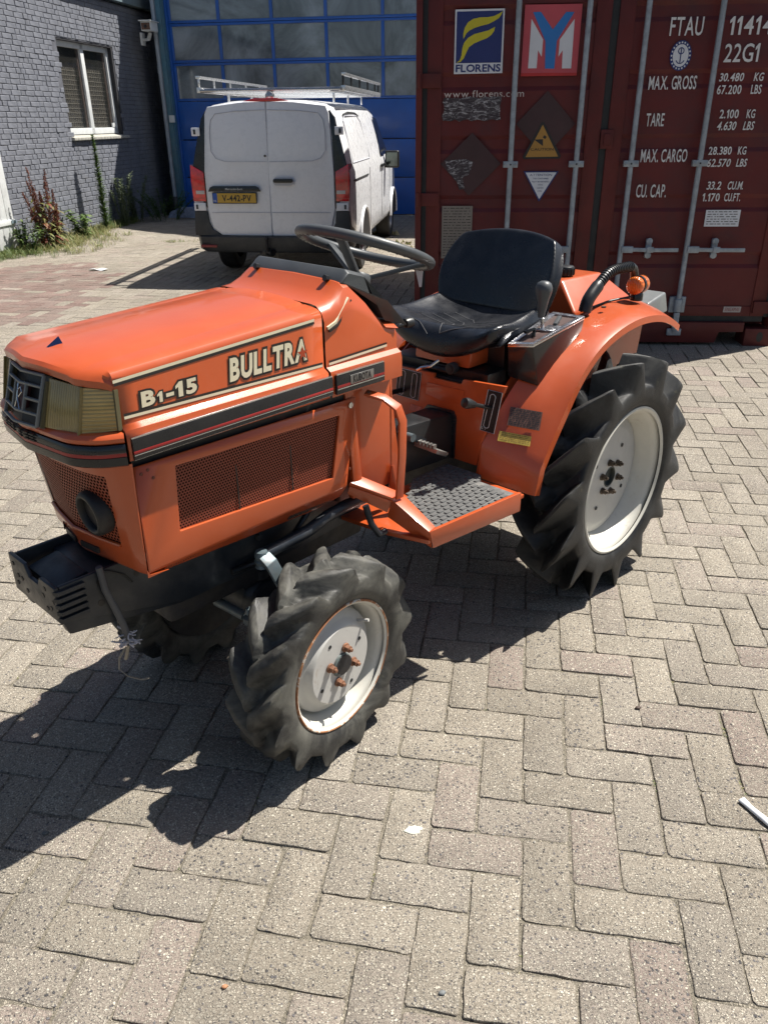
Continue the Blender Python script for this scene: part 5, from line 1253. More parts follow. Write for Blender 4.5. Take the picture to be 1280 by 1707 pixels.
m = MB(); m.cyl((.480, .258, .735), (.560, .245, .765), .006, 10); m.rev([(0, -.022), (.010, -.020), (.013, -.004), (.016, .010), (.014, .022), (0, .026)], c=(.575, .243, .770), ax=(.8, -.1, .3), seg=18); m.build('range_lever', BLACK, tr)
m = MB(); m.bar([(.48, -.09, .72), (.60, -.07, .735), (.63, -.02, .74)], (0, 0, 1), .014, .008); m.build('gear_lever', BLACK, tr, bevel=.002)
MB().hexa([(.492, .000, .550), (.492, .125, .550), (.90, .095, .560), (.90, .0, .560)], [(.492, .018, .690), (.492, .118, .692), (.90, .080, .700), (.90, .018, .700)]).build('gearbox_tunnel', BLACK, tr, bevel=.010)
MB().prism([(.002, .548), (.130, .548), (.133, .680), (.122, .700), (.020, .698), (.004, .682)], 'x', .4906, .496).build('tunnel_boot', BLACKG, tr, bevel=.003)
MB().hexa([(.4905, -.060, .662), (.4905, -.012, .662), (.4905, -.008, .682), (.4905, -.054, .682)], [(.4915, -.060, .662), (.4915, -.012, .662), (.4915, -.008, .682), (.4915, -.054, .682)]).build('warning_label', pm('label_red', (.45, .16, .12), .5, var=.4, vs=60), panel)
# brake pedal
m = MB(); m.bar([(.72, .10, .70), (.66, .11, .66), (.62, .115, .635)], (0, 1, 0), .012, .02); m.build('pedal_arm', DKBLUE, tr)
pd = MB().hexa([(.600, .065, .605), (.600, .185, .600), (.655, .190, .628), (.655, .065, .632)], [(.592, .062, .617), (.592, .188, .612), (.650, .193, .640), (.650, .062, .644)]).build('pedal', pm('worn_steel', (.30, .29, .27), .4, .7, var=.3, vs=20), tr, bevel=.002)
for k in range(9): MB().box(.640, .654, .068 + k * .013, .076 + k * .013, .638, .650).build('pedal_tooth', pm('worn_steel', (.30, .29, .27), .4, .7, var=.3, vs=20), pd)
MB().cyl((.69, .10, .672), (.69, .135, .672), .012, 14).build('pedal_pivot', STEELB, tr)
# ---- footboards
def footboard(s):
    sy = lambda L: [(x, s * y, z) for x, y, z in L]
    P = [(.500, .10), (.500, .396), (.900, .376), (.935, .265), (.955, .10)]
    m = MB(); m.hexa(sy([(x, y, .500) for x, y in P]), sy([(x, y, .512) for x, y in P])); fb = m.build('footboard', ORANGE, tr, bevel=.002)
    m = MB()
    m.hexa(sy([(.535, .402, .474), (.535, .410, .474), (.880, .376, .480), (.872, .368, .480)]), sy([(.535, .398, .534), (.535, .410, .534), (.905, .384, .541), (.872, .376, .541)])); m.build('footboard_edge', ORANGE, fb, bevel=.003)
    m = MB(); m.hexa(sy([(.872, .360, .482), (.8825, .376, .480), (.935, .262, .555), (.925, .255, .555)]), sy([(.872, .377, .5415), (.9055, .384, .5415), (.920, .266, .601), (.872, .268, .597)])); m.build('footboard_front', ORANGE, fb, bevel=.003)
    m = MB(); m.hexa(sy([(.872, .255, .592), (.918, .264, .595), (1.004, .194, .645), (.965, .188, .652)]), sy([(.872, .258, .602), (.918, .267, .605), (1.004, .198, .657), (.965, .190, .664)])); m.build('front_wing', ORANGE, fb, bevel=.003)
    m = MB(); m.hexa(sy([(.925, .255, .565), (.932, .262, .565), (1.010, .194, .625), (1.000, .188, .625)]), sy([(.912, .262, .594), (.919, .266, .596), (1.005, .198, .646), (.996, .192, .646)])); m.build('wing_flange', ORANGE, fb, bevel=.002)
    # mat with raised pads
    Mp = [(.500, .105), (.500, .240), (.540, .262), (.540, .397), (.866, .374), (.862, .272), (.800, .205), (.745, .170), (.66, .105)]
    m = MB(); m.hexa(sy([(x, y, .5125) for x, y in Mp]), sy([(x, y, .527) for x, y in Mp])); mt = m.build('floor_mat', MATG, tr, bevel=.003)
    k = 0; pads = []
    x = .506
    while x < .86:
        y = .112; j = 0
        while y < .385:
            if inpoly(x + .012, y + .006, Mp) and inpoly(x + .0, y, Mp) and inpoly(x + .022, y + .012, Mp): pads.append((x, y, j))
            y += .0175; j += 1
        x += .0275; k += 1
    proto = {}
    for a, b_, j in pads[:290]:
        o = bpy.data.objects.new('mat_pad', proto['m']) if proto else MB().hexa([(0, 0, 0), (.0225, 0, 0), (.0225, .0125, 0), (0, .0125, 0)], [(.0015, .0015, .0035), (.021, .0015, .0035), (.021, .011, .0035), (.0015, .011, .0035)]).build('mat_pad', MATG)
        if not proto: proto['m'] = o.data
        else: COL.objects.link(o)
        o.parent = mt; off_ = .009 if j % 2 else 0
        o.location = (a + (off_ if s > 0 else 0), s * b_ if s > 0 else -b_ - .0125, .5268)
    # guard bar
    G = sy([(.948, .206, .884), (.925, .248, .874), (.906, .276, .850), (.899, .285, .815), (.899, .283, .72), (.902, .276, .602)])
    MB().bar(G, (1, 0, 0), .026, .007).build('step_guard', ORANGE, tr, bevel=.0015)
    MB().cyl(sy([(.945, .211, .882)])[0], sy([(.945, .218, .880)])[0], .008, 6).build('guard_bolt', RUST, tr)
    m = MB(); m.tube(sy([(.99, .24, .60), (.985, .255, .55), (.965, .262, .515), (.94, .262, .515)]), .009, 10); m.build('step_hook', DKBLUE, tr)
    return fb
footboard(1); footboard(-1)
MB().hexa([(.835, .195, .530), (.845, .225, .530), (.865, .20, .535), (.86, .19, .535)], [(.838, .193, .65), (.840, .200, .655), (.848, .198, .655), (.848, .192, .65)]).build('skirt_gusset', ORANGE, tr, bevel=.002)
MB().cyl((.80, .165, .525), (.80, .165, .565), .008, 10).build('clutch_stop', CHROME, tr)

# ---- fenders
def resamp(L, n):
    L = [Vector(p) for p in L]; d = [0]
    for a, b_ in zip(L, L[1:]): d.append(d[-1] + (b_ - a).length)
    out = []
    for k in range(n):
        t_ = d[-1] * k / (n - 1); i = max(j for j in range(len(d)) if d[j] <= t_ + 1e-9); i = min(i, len(L) - 2)
        out.append(L[i].lerp(L[i + 1], (t_ - d[i]) / (d[i + 1] - d[i])))
    return out
def smooth_poly(L, n):
    P = resamp(L, n)
    for _ in range(2): P = [P[0]] + [(P[i - 1] + P[i] * 2 + P[i + 1]) / 4 for i in range(1, len(P) - 1)] + [P[-1]]
    return P
def fold_poly(L, n):
    A = resamp(L[:2], 5); B = smooth_poly(L[1:], n - 4); return A + B[1:]
def fender(s):
    Lo = [(.438, .39, .482), (.419, .39, .562), (.387, .39, .615), (.324, .39, .697), (.259, .39, .785), (.187, .39, .848), (.109, .39, .888), (.005, .39, .914), (-.107, .39, .924), (-.232, .39, .913), (-.337, .39, .884), (-.400, .39, .848)]
    Li = [(.494, .214, .512), (.485, .226, .619), (.391, .250, .769), (.250, .245, .850), (.10, .235, .895), (-.05, .228, .925), (-.20, .225, .940), (-.36, .225, .925), (-.47, .225, .878)]
    n = 30; O = fold_poly(Lo, n); I = fold_poly(Li, n)
    # keep the sharp fold near the foot
    rings = []
    for k in range(n):
        o_, i_ = O[k], I[k]
        t_ = (O[min(n - 1, k + 1)] - O[max(0, k - 1)]).normalized(); nin = Vector((-t_.z, 0, t_.x)); nin = -nin if nin.dot(Vector((0, 0, .406)) - o_) < 0 else nin
        yi = i_.y; w0 = Vector((i_.x, s * yi, i_.z)); w1 = Vector((o_.x, s * .375, o_.z)); 
        a = w0.lerp(w1, .04) ; mid_ = w0.lerp(w1, .62) - nin * .004; lip = Vector((o_.x, s * .390, o_.z)) + nin * .005; lip2 = Vector((o_.x, s * .393, o_.z)) + nin * .026
        inn = w0 + nin * .006
        rings.append([inn + Vector((0, -s * .002, 0)) + nin * .012, w0, mid_, w1 - nin * .001, lip, lip2, lip2 - Vector((0, s * .004, 0)), w1 + nin * .008, mid_ + nin * .010, w0 + nin * .010 + Vector((0, s * .004, 0))])
    m = MB(); m.loft(rings, True, True); f_ = m.build('fender', ORANGE, tr, smooth=40)
    # inner wall
    m = MB(); P = [(p.x, p.z) for p in I]; poly = P + [(-.44, .70), (-.2, .60), (.30, .50)]
    m.prism(poly, 'y', *sorted((s * .219, s * .2245))); m.build('fender_wall', ORANGE, f_, smooth=0)
    m = MB(); m.cyl((-.065, s * .275, .9395), (-.065, s * .275, .9445), .008, 6); m.build('fender_bolt', BOLTG, f_)
    return f_
fnd = fender(1); fender(-1)
# plates glued on the fender front
def onf(pts, n, mat, par, lift=.0):
    m = MB(); m.add(pts, [tuple(range(len(pts)))]); return m.build(n, mat, par, smooth=0)
cn = Vector((.62, -.30, .72)).normalized()
def fpl(c, ux, uz, w_, h_):
    return [c - ux * w_ / 2 - uz * h_ / 2, c + ux * w_ / 2 - uz * h_ / 2, c + ux * w_ / 2 + uz * h_ / 2, c - ux * w_ / 2 + uz * h_ / 2]
# local frame of the flat leaf between inner and outer edge
axv = Vector((-.607, .795, -.16)).normalized(); upv = Vector((-.588, 0, .809)).normalized(); upv = (upv - axv * upv.dot(axv)).normalized(); nv = axv.cross(upv).normalized(); nv = nv if nv.x > 0 else -nv
c1 = Vector((.391, .306, .690)) + nv * .013; c2 = Vector((.427, .299, .636)) + nv * .013
pl1 = onf(fpl(c1, axv, upv, .096, .056), 'spec_plate', pm('plate_brown', (.115, .060, .045), .45, .3, var=.4, vs=50), fnd); pl2 = onf(fpl(c2, axv, upv, .096, .030), 'caution_plate', pm('plate_yellow2', (.46, .34, .06), .45, var=.25, vs=60), fnd)
def lines(c, w_, h_, n, mat, par):
    m = MB()
    for k in range(n):
        z = h_ / 2 - h_ * (k + .8) / (n + .6); x = -w_ / 2 + .004
        while x < w_ / 2 - .008:
            L = rr_.uniform(.003, .012); L = min(L, w_ / 2 - .004 - x); m.add([c + nv * .0006 + axv * x + upv * z, c + nv * .0006 + axv * (x + L) + upv * z, c + nv * .0006 + axv * (x + L) + upv * (z + h_ * .045), c + nv * .0006 + axv * x + upv * (z + h_ * .045)], [(0, 1, 2, 3)]); x += L + rr_.uniform(.001, .004)
    m.build('small_print', mat, par, smooth=0)
lines(c1, .096, .056, 9, BLK, pl1); lines(c2, .096, .030, 5, pm('print_brown', (.12, .05, .02), .5), pl2)
# ---- lever console
CT = [Vector((.396, .235, .903)), Vector((.374, .308, .910)), Vector((.105, .308, .944)), Vector((.138, .216, .950))]
dn = Vector((0, 0, 1))
con = MB().hexa([Vector((.372, .225, .800)), Vector((.325, .303, .775)), Vector((.105, .303, .90)), Vector((.13, .225, .90))], [p - dn * .008 for p in CT]).build('lever_console', BLACKG, tr, bevel=.004)
MB().hexa([p - dn * .0079 for p in CT], [p - dn * .003 for p in CT]).build('console_edge', CHROME, con, bevel=.001)
def cpt(a, b_): return CT[0].lerp(CT[3], a).lerp(CT[1].lerp(CT[2], a), b_)
cp = MB()
for a0, a1, b0, b1 in ((0, .06, 0, 1), (.94, 1, 0, 1), (.06, .94, 0, .16), (.06, .94, .84, 1), (.44, .50, .16, .84), (.5, .62, .42, .84)):
    q = [cpt(a0, b0), cpt(a0, b1), cpt(a1, b1), cpt(a1, b0)]; cp.hexa([p - dn * .0029 for p in q], [p + dn * .002 for p in q])
cp.build('console_plate', pm('plate_chrome', (.42, .42, .44), .25, .9, var=.2, vs=30), con, bevel=.001)
q = [cpt(.06, .16), cpt(.06, .84), cpt(.94, .84), cpt(.94, .16)]; m = MB(); m.add([p - dn * .0027 for p in q], [(0, 1, 2, 3)]); m.build('console_slots', pm('slot_dark', (.05, .02, .015), .6), con, smooth=0)
kb = cpt(.52, .36); kt = Vector((.272, .262, 1.030))
lv = MB().tube([kb - Vector((0, 0, .03)), kb + Vector((.004, 0, .03)), kt - Vector((-.004, 0, .055))], .0055, 10).build('lift_lever', CHROME, tr)
MB().rev([(.0085, -.066), (.0115, -.055), (.0175, -.018), (.0240, .006), (.0250, .018), (.020, .031), (.010, .037), (0, .038)], c=kt, ax=(-.12, -.04, 1), seg=24).build('lever_knob', GREYP, lv, smooth=60)
m = MB(); m.bar([cpt(.25, .5), cpt(.32, .40) + dn * .016, cpt(.18, .30) + dn * .018], (0, 1, 0), .012, .008); m.build('stop_lever', BLACK, con, bevel=.002)
m = MB(); m.bar([cpt(.62, .62) + dn * .003, cpt(.80, .5) + dn * .010], (0, 1, 0), .012, .010); m.build('lever_stop', GREYP, con, bevel=.002)
# ---- handles, lamps
for s in (1, -1):
    Hp = [(-.010, .240, .930), (-.020, .240, .965), (-.060, .240, .992), (-.105, .240, 1.020), (-.135, .240, 1.034), (-.175, .240, 1.040), (-.275, .240, 1.038), (-.305, .240, 1.030), (-.320, .240, .995), (-.322, .240, .945)]
    P = resamp([(x, s * y, z) for x, y, z in Hp], 30); P = [P[0]] + [(P[i - 1] + P[i] * 2 + P[i + 1]) / 4 for i in range(1, 29)] + [P[-1]]
    h_ = MB().tube(P, [(.0185 if i < 8 else .0150, .0205 if i < 8 else .0160) for i in range(30)], 14).build('grab_handle', BLACK, tr, smooth=60)
    dense = resamp(P, 80)
    for k in range(20, 60, 2):
        t_ = (dense[k + 1] - dense[k - 1]).normalized(); MB().tube([dense[k] - t_ * .0022, dense[k] - t_ * .0016, dense[k] + t_ * .0016, dense[k] + t_ * .0022], [.0150, .0178, .0178, .0150], 14).build('grip_rib', BLACK, h_)
    lc = Vector((-.262, s * .285, .985)); st_ = empty('turn_signal'); st_.parent = tr
    MB().rev([(.021, -.050), (.021, -.030), (.019, -.026), (.017, -.012)], c=lc, ax=(0, 0, 1), seg=24).build('lamp_stand', BLACKG, st_, bevel=.001)
    for d_, nm in ((1, 'front_lens'), (-1, 'rear_lens')):
        MB().rev([(.0275, .006 * d_), (.029, .012 * d_), (.029, .026 * d_), (.024, .033 * d_), (.012, .036 * d_), (0, .037 * d_)], c=lc, ax=(1, 0, 0), seg=32).build(nm, AMBER, st_, smooth=50)
    MB().rev([(.0275, -.0065), (.0305, -.005), (.0305, .005), (.0275, .0065)], c=lc, ax=(1, 0, 0), seg=32).rev([(.022, .0062), (0, .0062)], c=lc, ax=(1, 0, 0), seg=32).build('lamp_band', BLACKG, st_)
    m = MB(); m.tube([lc + Vector((.02, -s * .005, -.035)), lc + Vector((.10, -s * .05, -.046)), Vector((-.03, s * .215, .925))], .0035, 8); m.build('lamp_cable', BLACK, st_)
# ---- fuel tank, tool box
m = MB(); b0 = [(-.03, -.195, .86), (-.03, .195, .86), (-.40, .205, .86), (-.40, -.205, .86)]; b1 = [(-.035, -.190, .915), (-.035, .190, .915), (-.395, .200, .915), (-.395, -.200, .915)]; b2 = [(-.085, -.100, 1.002), (-.085, .100, 1.002), (-.33, .105, .998), (-.33, -.105, .998)]
m.loft([b0, b1, b2], True, True); tk = m.build('fuel_tank', ORANGE, tr, bevel=.010, segs=3)
MB().rev([(.030, 0), (.031, .004), (.031, .024), (.028, .030), (.010, .032), (0, .032)], c=(-.17, .058, 1.004), ax=(0, 0, 1), seg=28).build('tank_cap', BLACK, tk, bevel=.001)
m = MB()
for k in range(14):
    a = 2 * math.pi * k / 14; c = Vector((-.17 + .031 * math.cos(a), .058 + .031 * math.sin(a), 1.006)); m.cyl(c, c + Vector((0, 0, .022)), .0028, 6)
m.build('cap_rib', BLACK, tk)
MB().hexa([(-.42, .15, .84), (-.42, .268, .84), (-.585, .255, .84), (-.585, .15, .84)], [(-.42, .15, .895), (-.42, .255, .895), (-.57, .245, .912), (-.57, .15, .912)]).build('rear_tool_box', pm('box_grey', (.16, .17, .17), .4, var=.15, dirt=(.12, .12, .12), damt=.4), tr, bevel=.008, segs=3)
MB().box(-.42, -.05, -.20, .20, .60, .86).build('rear_body', ORANGE, tr, bevel=.01); MB().box(-.25, .47, -.13, .13, .25, .60).build('transmission_case', DKIRON, tr, bevel=.02)
MB().cyl((0, -.36, .406), (0, .36, .406), .055, 20).build('rear_axle', DKIRON, tr)

# ---- chassis
for s in (1, -1):
    MB().prism([(1.741, .555), (1.741, .640), (.88, .640), (.88, .49), (1.10, .475), (1.457, .475)], 'y', *sorted((s * .098, s * .108))).build('frame_rail', DKBLUE, tr, bevel=.003)
    MB().prism([(1.735, .517), (1.745, .553), (1.46, .520), (1.46, .468)], 'y', *sorted((s * .075, s * .100))).build('axle_beam', DKBLUE, tr, bevel=.004)
    for xx, zz in ((1.655, .615), (1.660, .565), (1.570, .600), (1.700, .618)): MB().cyl((xx, s * .108, zz), (xx, s * .1088, zz), .008, 14).build('rail_hole', BLK, tr, smooth=0)
bk = MB().prism([(-.108, .553), (.108, .553), (.108, .640), (.040, .640), (.026, .618), (-.016, .618), (-.030, .645), (-.108, .645)], 'x', 1.742, 1.752).build('front_bracket', DKBLUE, tr, bevel=.003)
for yy_, zz in ((-.09, .625), (-.075, .60), (-.085, .578), (-.04, .575), (-.055, .60), (.045, .60), (.06, .622), (.075, .580), (.055, .572), (.09, .60)): MB().cyl((1.7522, yy_, zz), (1.7532, yy_, zz), .0055, 12).build('bracket_hole', BLK, bk, smooth=0)
for k in range(5):
    z = .565 + k * .016
    MB().bar([(1.751, .104, z), (1.748, .112, z), (1.690, .113, z)], (0, 0, 1), .009, .009).build('corner_rib', DKBLUE, bk, bevel=.002)
MB().prism([(1.66, .60), (1.66, .63), (1.732, .617), (1.732, .585)], 'y', -.07, .07).box(1.52, 1.66, -.095, .095, .56, .625).build('weight_block', DKBLUE, tr, bevel=.006)
MB().box(.86, 1.50, -.094, .094, .42, .635).build('engine_block', DKIRON, tr, bevel=.015)
MB().box(.95, 1.45, -.12, .12, .64, .88).build('engine_top', DKIRON, tr, bevel=.02)
MB().rev([(0, -.09), (.055, -.09), (.075, -.06), (.078, .0), (.075, .06), (.055, .09), (0, .09)], c=(1.20, 0, .345), ax=(0, 1, 0), seg=36).build('front_differential', DKBLUE, tr, bevel=.002)
MB().cyl((1.20, -.23, .335), (1.20, .23, .335), .040, 24).cyl((1.20, .08, .34), (1.20, .095, .34), .07, 28).cyl((1.20, .15, .335), (1.20, .162, .335), .062, 28).box(1.13, 1.27, -.07, .07, .40, .48).build('front_axle', DKBLUE, tr, bevel=.003)
for s in (1, -1):
    MB().tube([(1.20, s * .215, .44), (1.20, s * .225, .34), (1.20, s * .235, .22)], [.045, .055, .045], 20).build('final_drive', DKBLUE, tr)
    MB().cyl((1.20, s * .22, .44), (1.20, s * .22, .475), .02, 14).build('king_pin', STEELB, tr, bevel=.002)
    MB().cyl((1.197, s * .24, .272), (1.197, s * .36, .272), .028, 18).build('stub_axle', DKIRON, tr)
MB().tube([(.90, .165, .575), (1.00, .17, .578), (1.06, .17, .572), (1.13, .172, .556), (1.20, .172, .552), (1.275, .172, .548)], .016, 14).build('drag_link', DKBLUE, tr)
MB().rev([(0, .022), (.014, .020), (.018, .008), (.015, 0), (.019, -.006), (.015, -.014), (.018, -.022), (0, -.026)], c=(1.288, .185, .548), ax=(0, 0, 1), seg=20).build('ball_joint', STEELB, tr)
MB().bar([(1.290, .196, .560), (1.285, .215, .545), (1.270, .235, .490), (1.250, .240, .450)], (1, 0, 0), .034, .010).build('steering_arm', STEELB, tr, bevel=.002)
MB().tube([(1.345, -.20, .375), (1.335, .04, .385)], .009, 12).build('tie_rod', DKBLUE, tr); MB().tube([(1.335, .04, .385), (1.332, .155, .390)], .0125, 14).build('tie_rod_sleeve', STEELB, tr)
MB().rev([(0, .030), (.008, .028), (.012, .016), (.008, .010), (.018, .004), (.018, -.010), (.010, -.020), (0, -.022)], c=(1.335, .180, .398), ax=(0, 0, 1), seg=16).build('tie_rod_end', STEELB, tr)
MB().bar([(1.335, .180, .390), (1.30, .205, .392), (1.22, .225, .40)], (0, 1, 0), .026, .012).build('lower_arm', STEELB, tr, bevel=.002)
# overflow hose with frayed tape
hs = MB().tube([(1.655, .118, .655), (1.652, .120, .60), (1.640, .122, .55), (1.628, .122, .50), (1.620, .118, .455)], .0075, 10).build('drain_hose', pm('hose_grey', (.075, .075, .078), .6), tr)
m = MB(); r5_ = random.Random(4)
for k in range(26):
    a = r5_.uniform(0, 6.28); c = Vector((1.622, .118, r5_.uniform(.445, .475))); d = Vector((math.cos(a), math.sin(a), r5_.uniform(-.6, .8)))
    P = [c]; 
    for q in range(4): P.append(P[-1] + (d + Vector((r5_.uniform(-.8, .8), r5_.uniform(-.8, .8), r5_.uniform(-.9, .6)))) * .0055)
    m.tube(P, r5_.uniform(.0012, .0024), 5)
m.build('frayed_tape', pm('tape_white', (.42, .41, .44), .5, var=.3, vs=60), hs)
m = MB(); m.hexa([(1.621, .112, .44), (1.629, .120, .44), (1.624, .124, .44), (1.617, .116, .44)], [(1.625, .100, .400), (1.634, .106, .400), (1.630, .111, .398), (1.622, .104, .398)])
m.bar([(1.625, .108, .430), (1.640, .095, .400), (1.645, .095, .372), (1.632, .108, .352), (1.612, .128, .343), (1.600, .142, .348)], (0, 1, 0), .005, .0015); m.build('loose_strap', pm('strap_beige', (.30, .26, .20), .7), hs)
MB().tube([(1.650, .110, .640), (1.630, .116, .632), (1.60, .115, .61), (1.585, .112, .585)], .0022, 6).build('thin_wire', BLACK, tr)


# ================================================================== PLANTS AND LITTER
def leaf_mat(name, stops, rough=.6, tr=.25):
    t = NT(name); at = t.n('ShaderNodeAttribute'); at.attribute_name = 'tint'
    t.set(Base_Color=t.ramp(at.outputs['Fac'], stops), Roughness=rough)
    tl = t.n('ShaderNodeBsdfTranslucent'); t.l(t.ramp(at.outputs['Fac'], stops), tl.inputs[0]); mx = t.n('ShaderNodeMixShader'); mx.inputs[0].default_value = tr
    t.l(t.b.outputs[0], mx.inputs[1]); t.l(tl.outputs[0], mx.inputs[2]); t.l(mx.outputs[0], t.out.inputs[0]); return t.m
GRASS = leaf_mat('grass_blades', [(0, (.075, .12, .030)), (.35, (.12, .17, .045)), (.6, (.24, .24, .085)), (1, (.42, .36, .19))])
GREEN = leaf_mat('green_leaves', [(0, (.045, .095, .022)), (.6, (.085, .15, .035)), (1, (.15, .21, .06))])
DOCKM = leaf_mat('dock_leaves', [(0, (.10, .13, .03)), (.35, (.20, .19, .05)), (.6, (.20, .055, .02)), (1, (.11, .028, .014))])
PALEG = leaf_mat('pale_leaves', [(0, (.12, .16, .08)), (1, (.28, .32, .20))])
class PB:
    def __init__(s): s.v = []; s.f = []; s.t = []
    def leaf(s, p, d, L, W, droop, tint, n=3, side=None):
        d = d.normalized(); sd = side or d.cross(Vector((0, 0, 1)))
        if sd.length < .05: sd = Vector((1, 0, 0))
        sd = sd.normalized(); k = len(s.v); q = p.copy(); dd = d.copy()
        for i in range(n + 1):
            w_ = W * (math.sin(math.pi * min(.97, .12 + .88 * i / n)) ** .7) * .5
            s.v += [tuple(q - sd * w_), tuple(q + sd * w_)]
            dd = (dd + Vector((0, 0, -droop))).normalized(); q = q + dd * (L / n)
        for i in range(n): s.f.append((k + 2 * i, k + 2 * i + 1, k + 2 * i + 3, k + 2 * i + 2)); s.t.append(tint)
    def stem(s, P, r, tint, seg=5):
        m = MB(); m.tube(P, r, seg); k = len(s.v); s.v += m.v; s.f += [tuple(i + k for i in f) for f in m.f]; s.t += [tint] * len(m.f)
    def blob(s, c, r, tint):
        k = len(s.v); a = random.uniform(0, 6); V_ = [c + Vector((math.cos(a + q), math.sin(a + q), -.5)) * r for q in (0, 2.1, 4.2)] + [c + Vector((0, 0, r))]
        s.v += [tuple(p) for p in V_]; s.f += [(k, k + 1, k + 2), (k, k + 1, k + 3), (k + 1, k + 2, k + 3), (k + 2, k, k + 3)]; s.t += [tint] * 4
    def build(s, name, mat, parent=None):
        me = bpy.data.meshes.new(name); me.from_pydata(s.v, [], s.f); me.materials.append(mat)
        at = me.attributes.new('tint', 'FLOAT', 'FACE'); at.data.foreach_set('value', s.t)
        o = bpy.data.objects.new(name, me); COL.objects.link(o)
        if parent: o.parent = parent
        return o
g = random.Random(11)
def wb(u, v, z=0): return BM @ Vector((u, v, z))
pb = PB()
def tuft(x, y, n, h, dry, sp=.03):
    for _ in range(n):
        p = Vector((x + g.gauss(0, sp), y + g.gauss(0, sp), -.004)); b_ = toB(p)
        if b_[0] < .02: p = p + BU * (.04 - b_[0])
        a = g.uniform(0, 6.28); d = Vector((math.cos(a) * .45, math.sin(a) * .45, 1))
        pb.leaf(p, d, h * g.uniform(.5, 1.3), .0055, g.uniform(.12, .45), min(1, max(0, g.gauss(dry, .22))))
for _ in range(1050):
    v_ = g.uniform(-2.2, 3.3); um = .22 + .5 * max(0, 1 - abs(v_ - .4) / 1.7) + (.30 if v_ > -.6 and v_ < 1.6 else 0)
    u_ = abs(g.gauss(0, .5)) * um + .02
    if u_ > um * 1.25: continue
    p = wb(u_, v_); dry = .22 if v_ < -.3 else (.58 if v_ < 2.3 else .3)
    tuft(p.x, p.y, g.randint(8, 16), g.uniform(.05, .15), dry)
for _ in range(26): tuft(-2.83 + g.gauss(0, .16), 11.49 + g.gauss(0, .06), 6, .035, .45)
gr_ = pb.build('grass', GRASS); tag(gr_, 'grass and straw growing along the foot of the painted brick wall', 'grass', kind='stuff')
# dock plant
def dock():
    e = empty('dock_plant', loc=(*wb(.34, .25).xy, 0)); tag(e, 'tall rust-brown seeding dock plant against the brick wall', 'plant')
    st, lv, sd_ = PB(), PB(), PB()
    for k in range(15):
        a = g.uniform(0, 6.28); H = g.uniform(.62, 1.0) * (1.0 if k < 7 else .7); b0 = Vector((math.cos(a) * .07, math.sin(a) * .09, 0)); lean = Vector((math.cos(a) * g.uniform(.04, .16), math.sin(a) * g.uniform(.05, .25), 0))
        P = [b0 + lean * (i / 6) ** 1.4 + Vector((0, 0, H * i / 6)) for i in range(7)]; st.stem(P, [.006 - .0007 * i for i in range(7)], .8)
        for i in range(330):
            q = g.uniform(.38, 1.0); p = b0 + lean * q ** 1.4 + Vector((0, 0, H * q)); rr_2 = .036 * (1.15 - q)
            sd_.blob(p + Vector((g.gauss(0, rr_2), g.gauss(0, rr_2), g.gauss(0, .01))), g.uniform(.005, .0105), min(1, g.uniform(.62, 1.1)))
        for i in range(26):
            q = g.uniform(.03, .66); p = b0 + lean * q ** 1.4 + Vector((0, 0, H * q)); a2 = g.uniform(0, 6.28)
            lv.leaf(p, Vector((math.cos(a2), math.sin(a2), .5)), g.uniform(.09, .20), g.uniform(.022, .045), .30, min(1, max(0, g.gauss(.38, .3))), 4)
    st.build('stalk', DOCKM, e); tag(lv.build('leaf_mass', DOCKM, e), kind='stuff'); tag(sd_.build('seed_heads', DOCKM, e), kind='stuff')
dock()
def weed(name, u, v, H, n, L, W, mat, label, lean=0.0, stems=1, t0=.3, sp=.05, droop=.12):
    e = empty(name, loc=(*wb(u, v).xy, 0)); tag(e, label, 'plant', None if name == 'fleabane_plant' else 'weeds at the foot of the brick wall'); st, lv = PB(), PB()
    for k in range(stems):
        a = g.uniform(0, 6.28); b0 = Vector((math.cos(a), math.sin(a), 0)) * (sp if stems > 1 else 0); h = H * (1 if k == 0 else g.uniform(.55, .98)); le = Vector((math.cos(a), math.sin(a), 0)) * lean * g.uniform(.5, 1.2)
        P = [b0 + le * (i / 8) ** 1.5 + Vector((math.sin(i * 1.3 + k) * .006, 0, h * i / 8)) for i in range(9)]; st.stem(P, [.0055 - .0005 * i for i in range(9)], .4)
        for i in range(n):
            q = g.uniform(.04, 1.0); p = b0 + le * q ** 1.5 + Vector((0, 0, h * q)); a2 = g.uniform(0, 6.28); ta = 1.15 - .75 * q if stems == 1 else 1
            lv.leaf(p, Vector((math.cos(a2), math.sin(a2), g.uniform(.3, 1.1))), L * ta * g.uniform(.6, 1.2), W, droop, min(1, max(0, g.gauss(t0, .25))), 3)
    st.build('stalk', mat, e); tag(lv.build('leaf_mass', mat, e), kind='stuff')
weed('fleabane_plant', .26, 2.0, 1.32, 1300, .12, .014, GREEN, 'single tall narrow-leaved green weed rising under the window', t0=.55)
weed('grey_weed', .20, 2.75, .78, 240, .065, .010, PALEG, 'airy pale grey-green weed right of the tallest weed', stems=7, lean=.16, sp=.07)
weed('grey_weed', .16, 3.35, .80, 240, .065, .010, PALEG, 'airy pale weed standing where the wall falls into shade', stems=7, lean=.20, sp=.08)
weed('broadleaf_weed', .28, 1.25, .38, 60, .11, .042, GREEN, 'low broad-leaved green weed between the dock and the tallest weed', stems=5, lean=.12, sp=.05, t0=.8, droop=.3)
weed('broadleaf_weed', .30, -.25, .38, 80, .10, .024, GREEN, 'low bushy green weed left of the dock plant', stems=6, lean=.16, sp=.06, t0=.8, droop=.25)
weed('dark_bush', .55, 3.6, .50, 70, .07, .018, GREEN, 'shaded dark green weeds at the foot of the downpipe', stems=12, lean=.35, sp=.22, t0=.3, droop=.25)
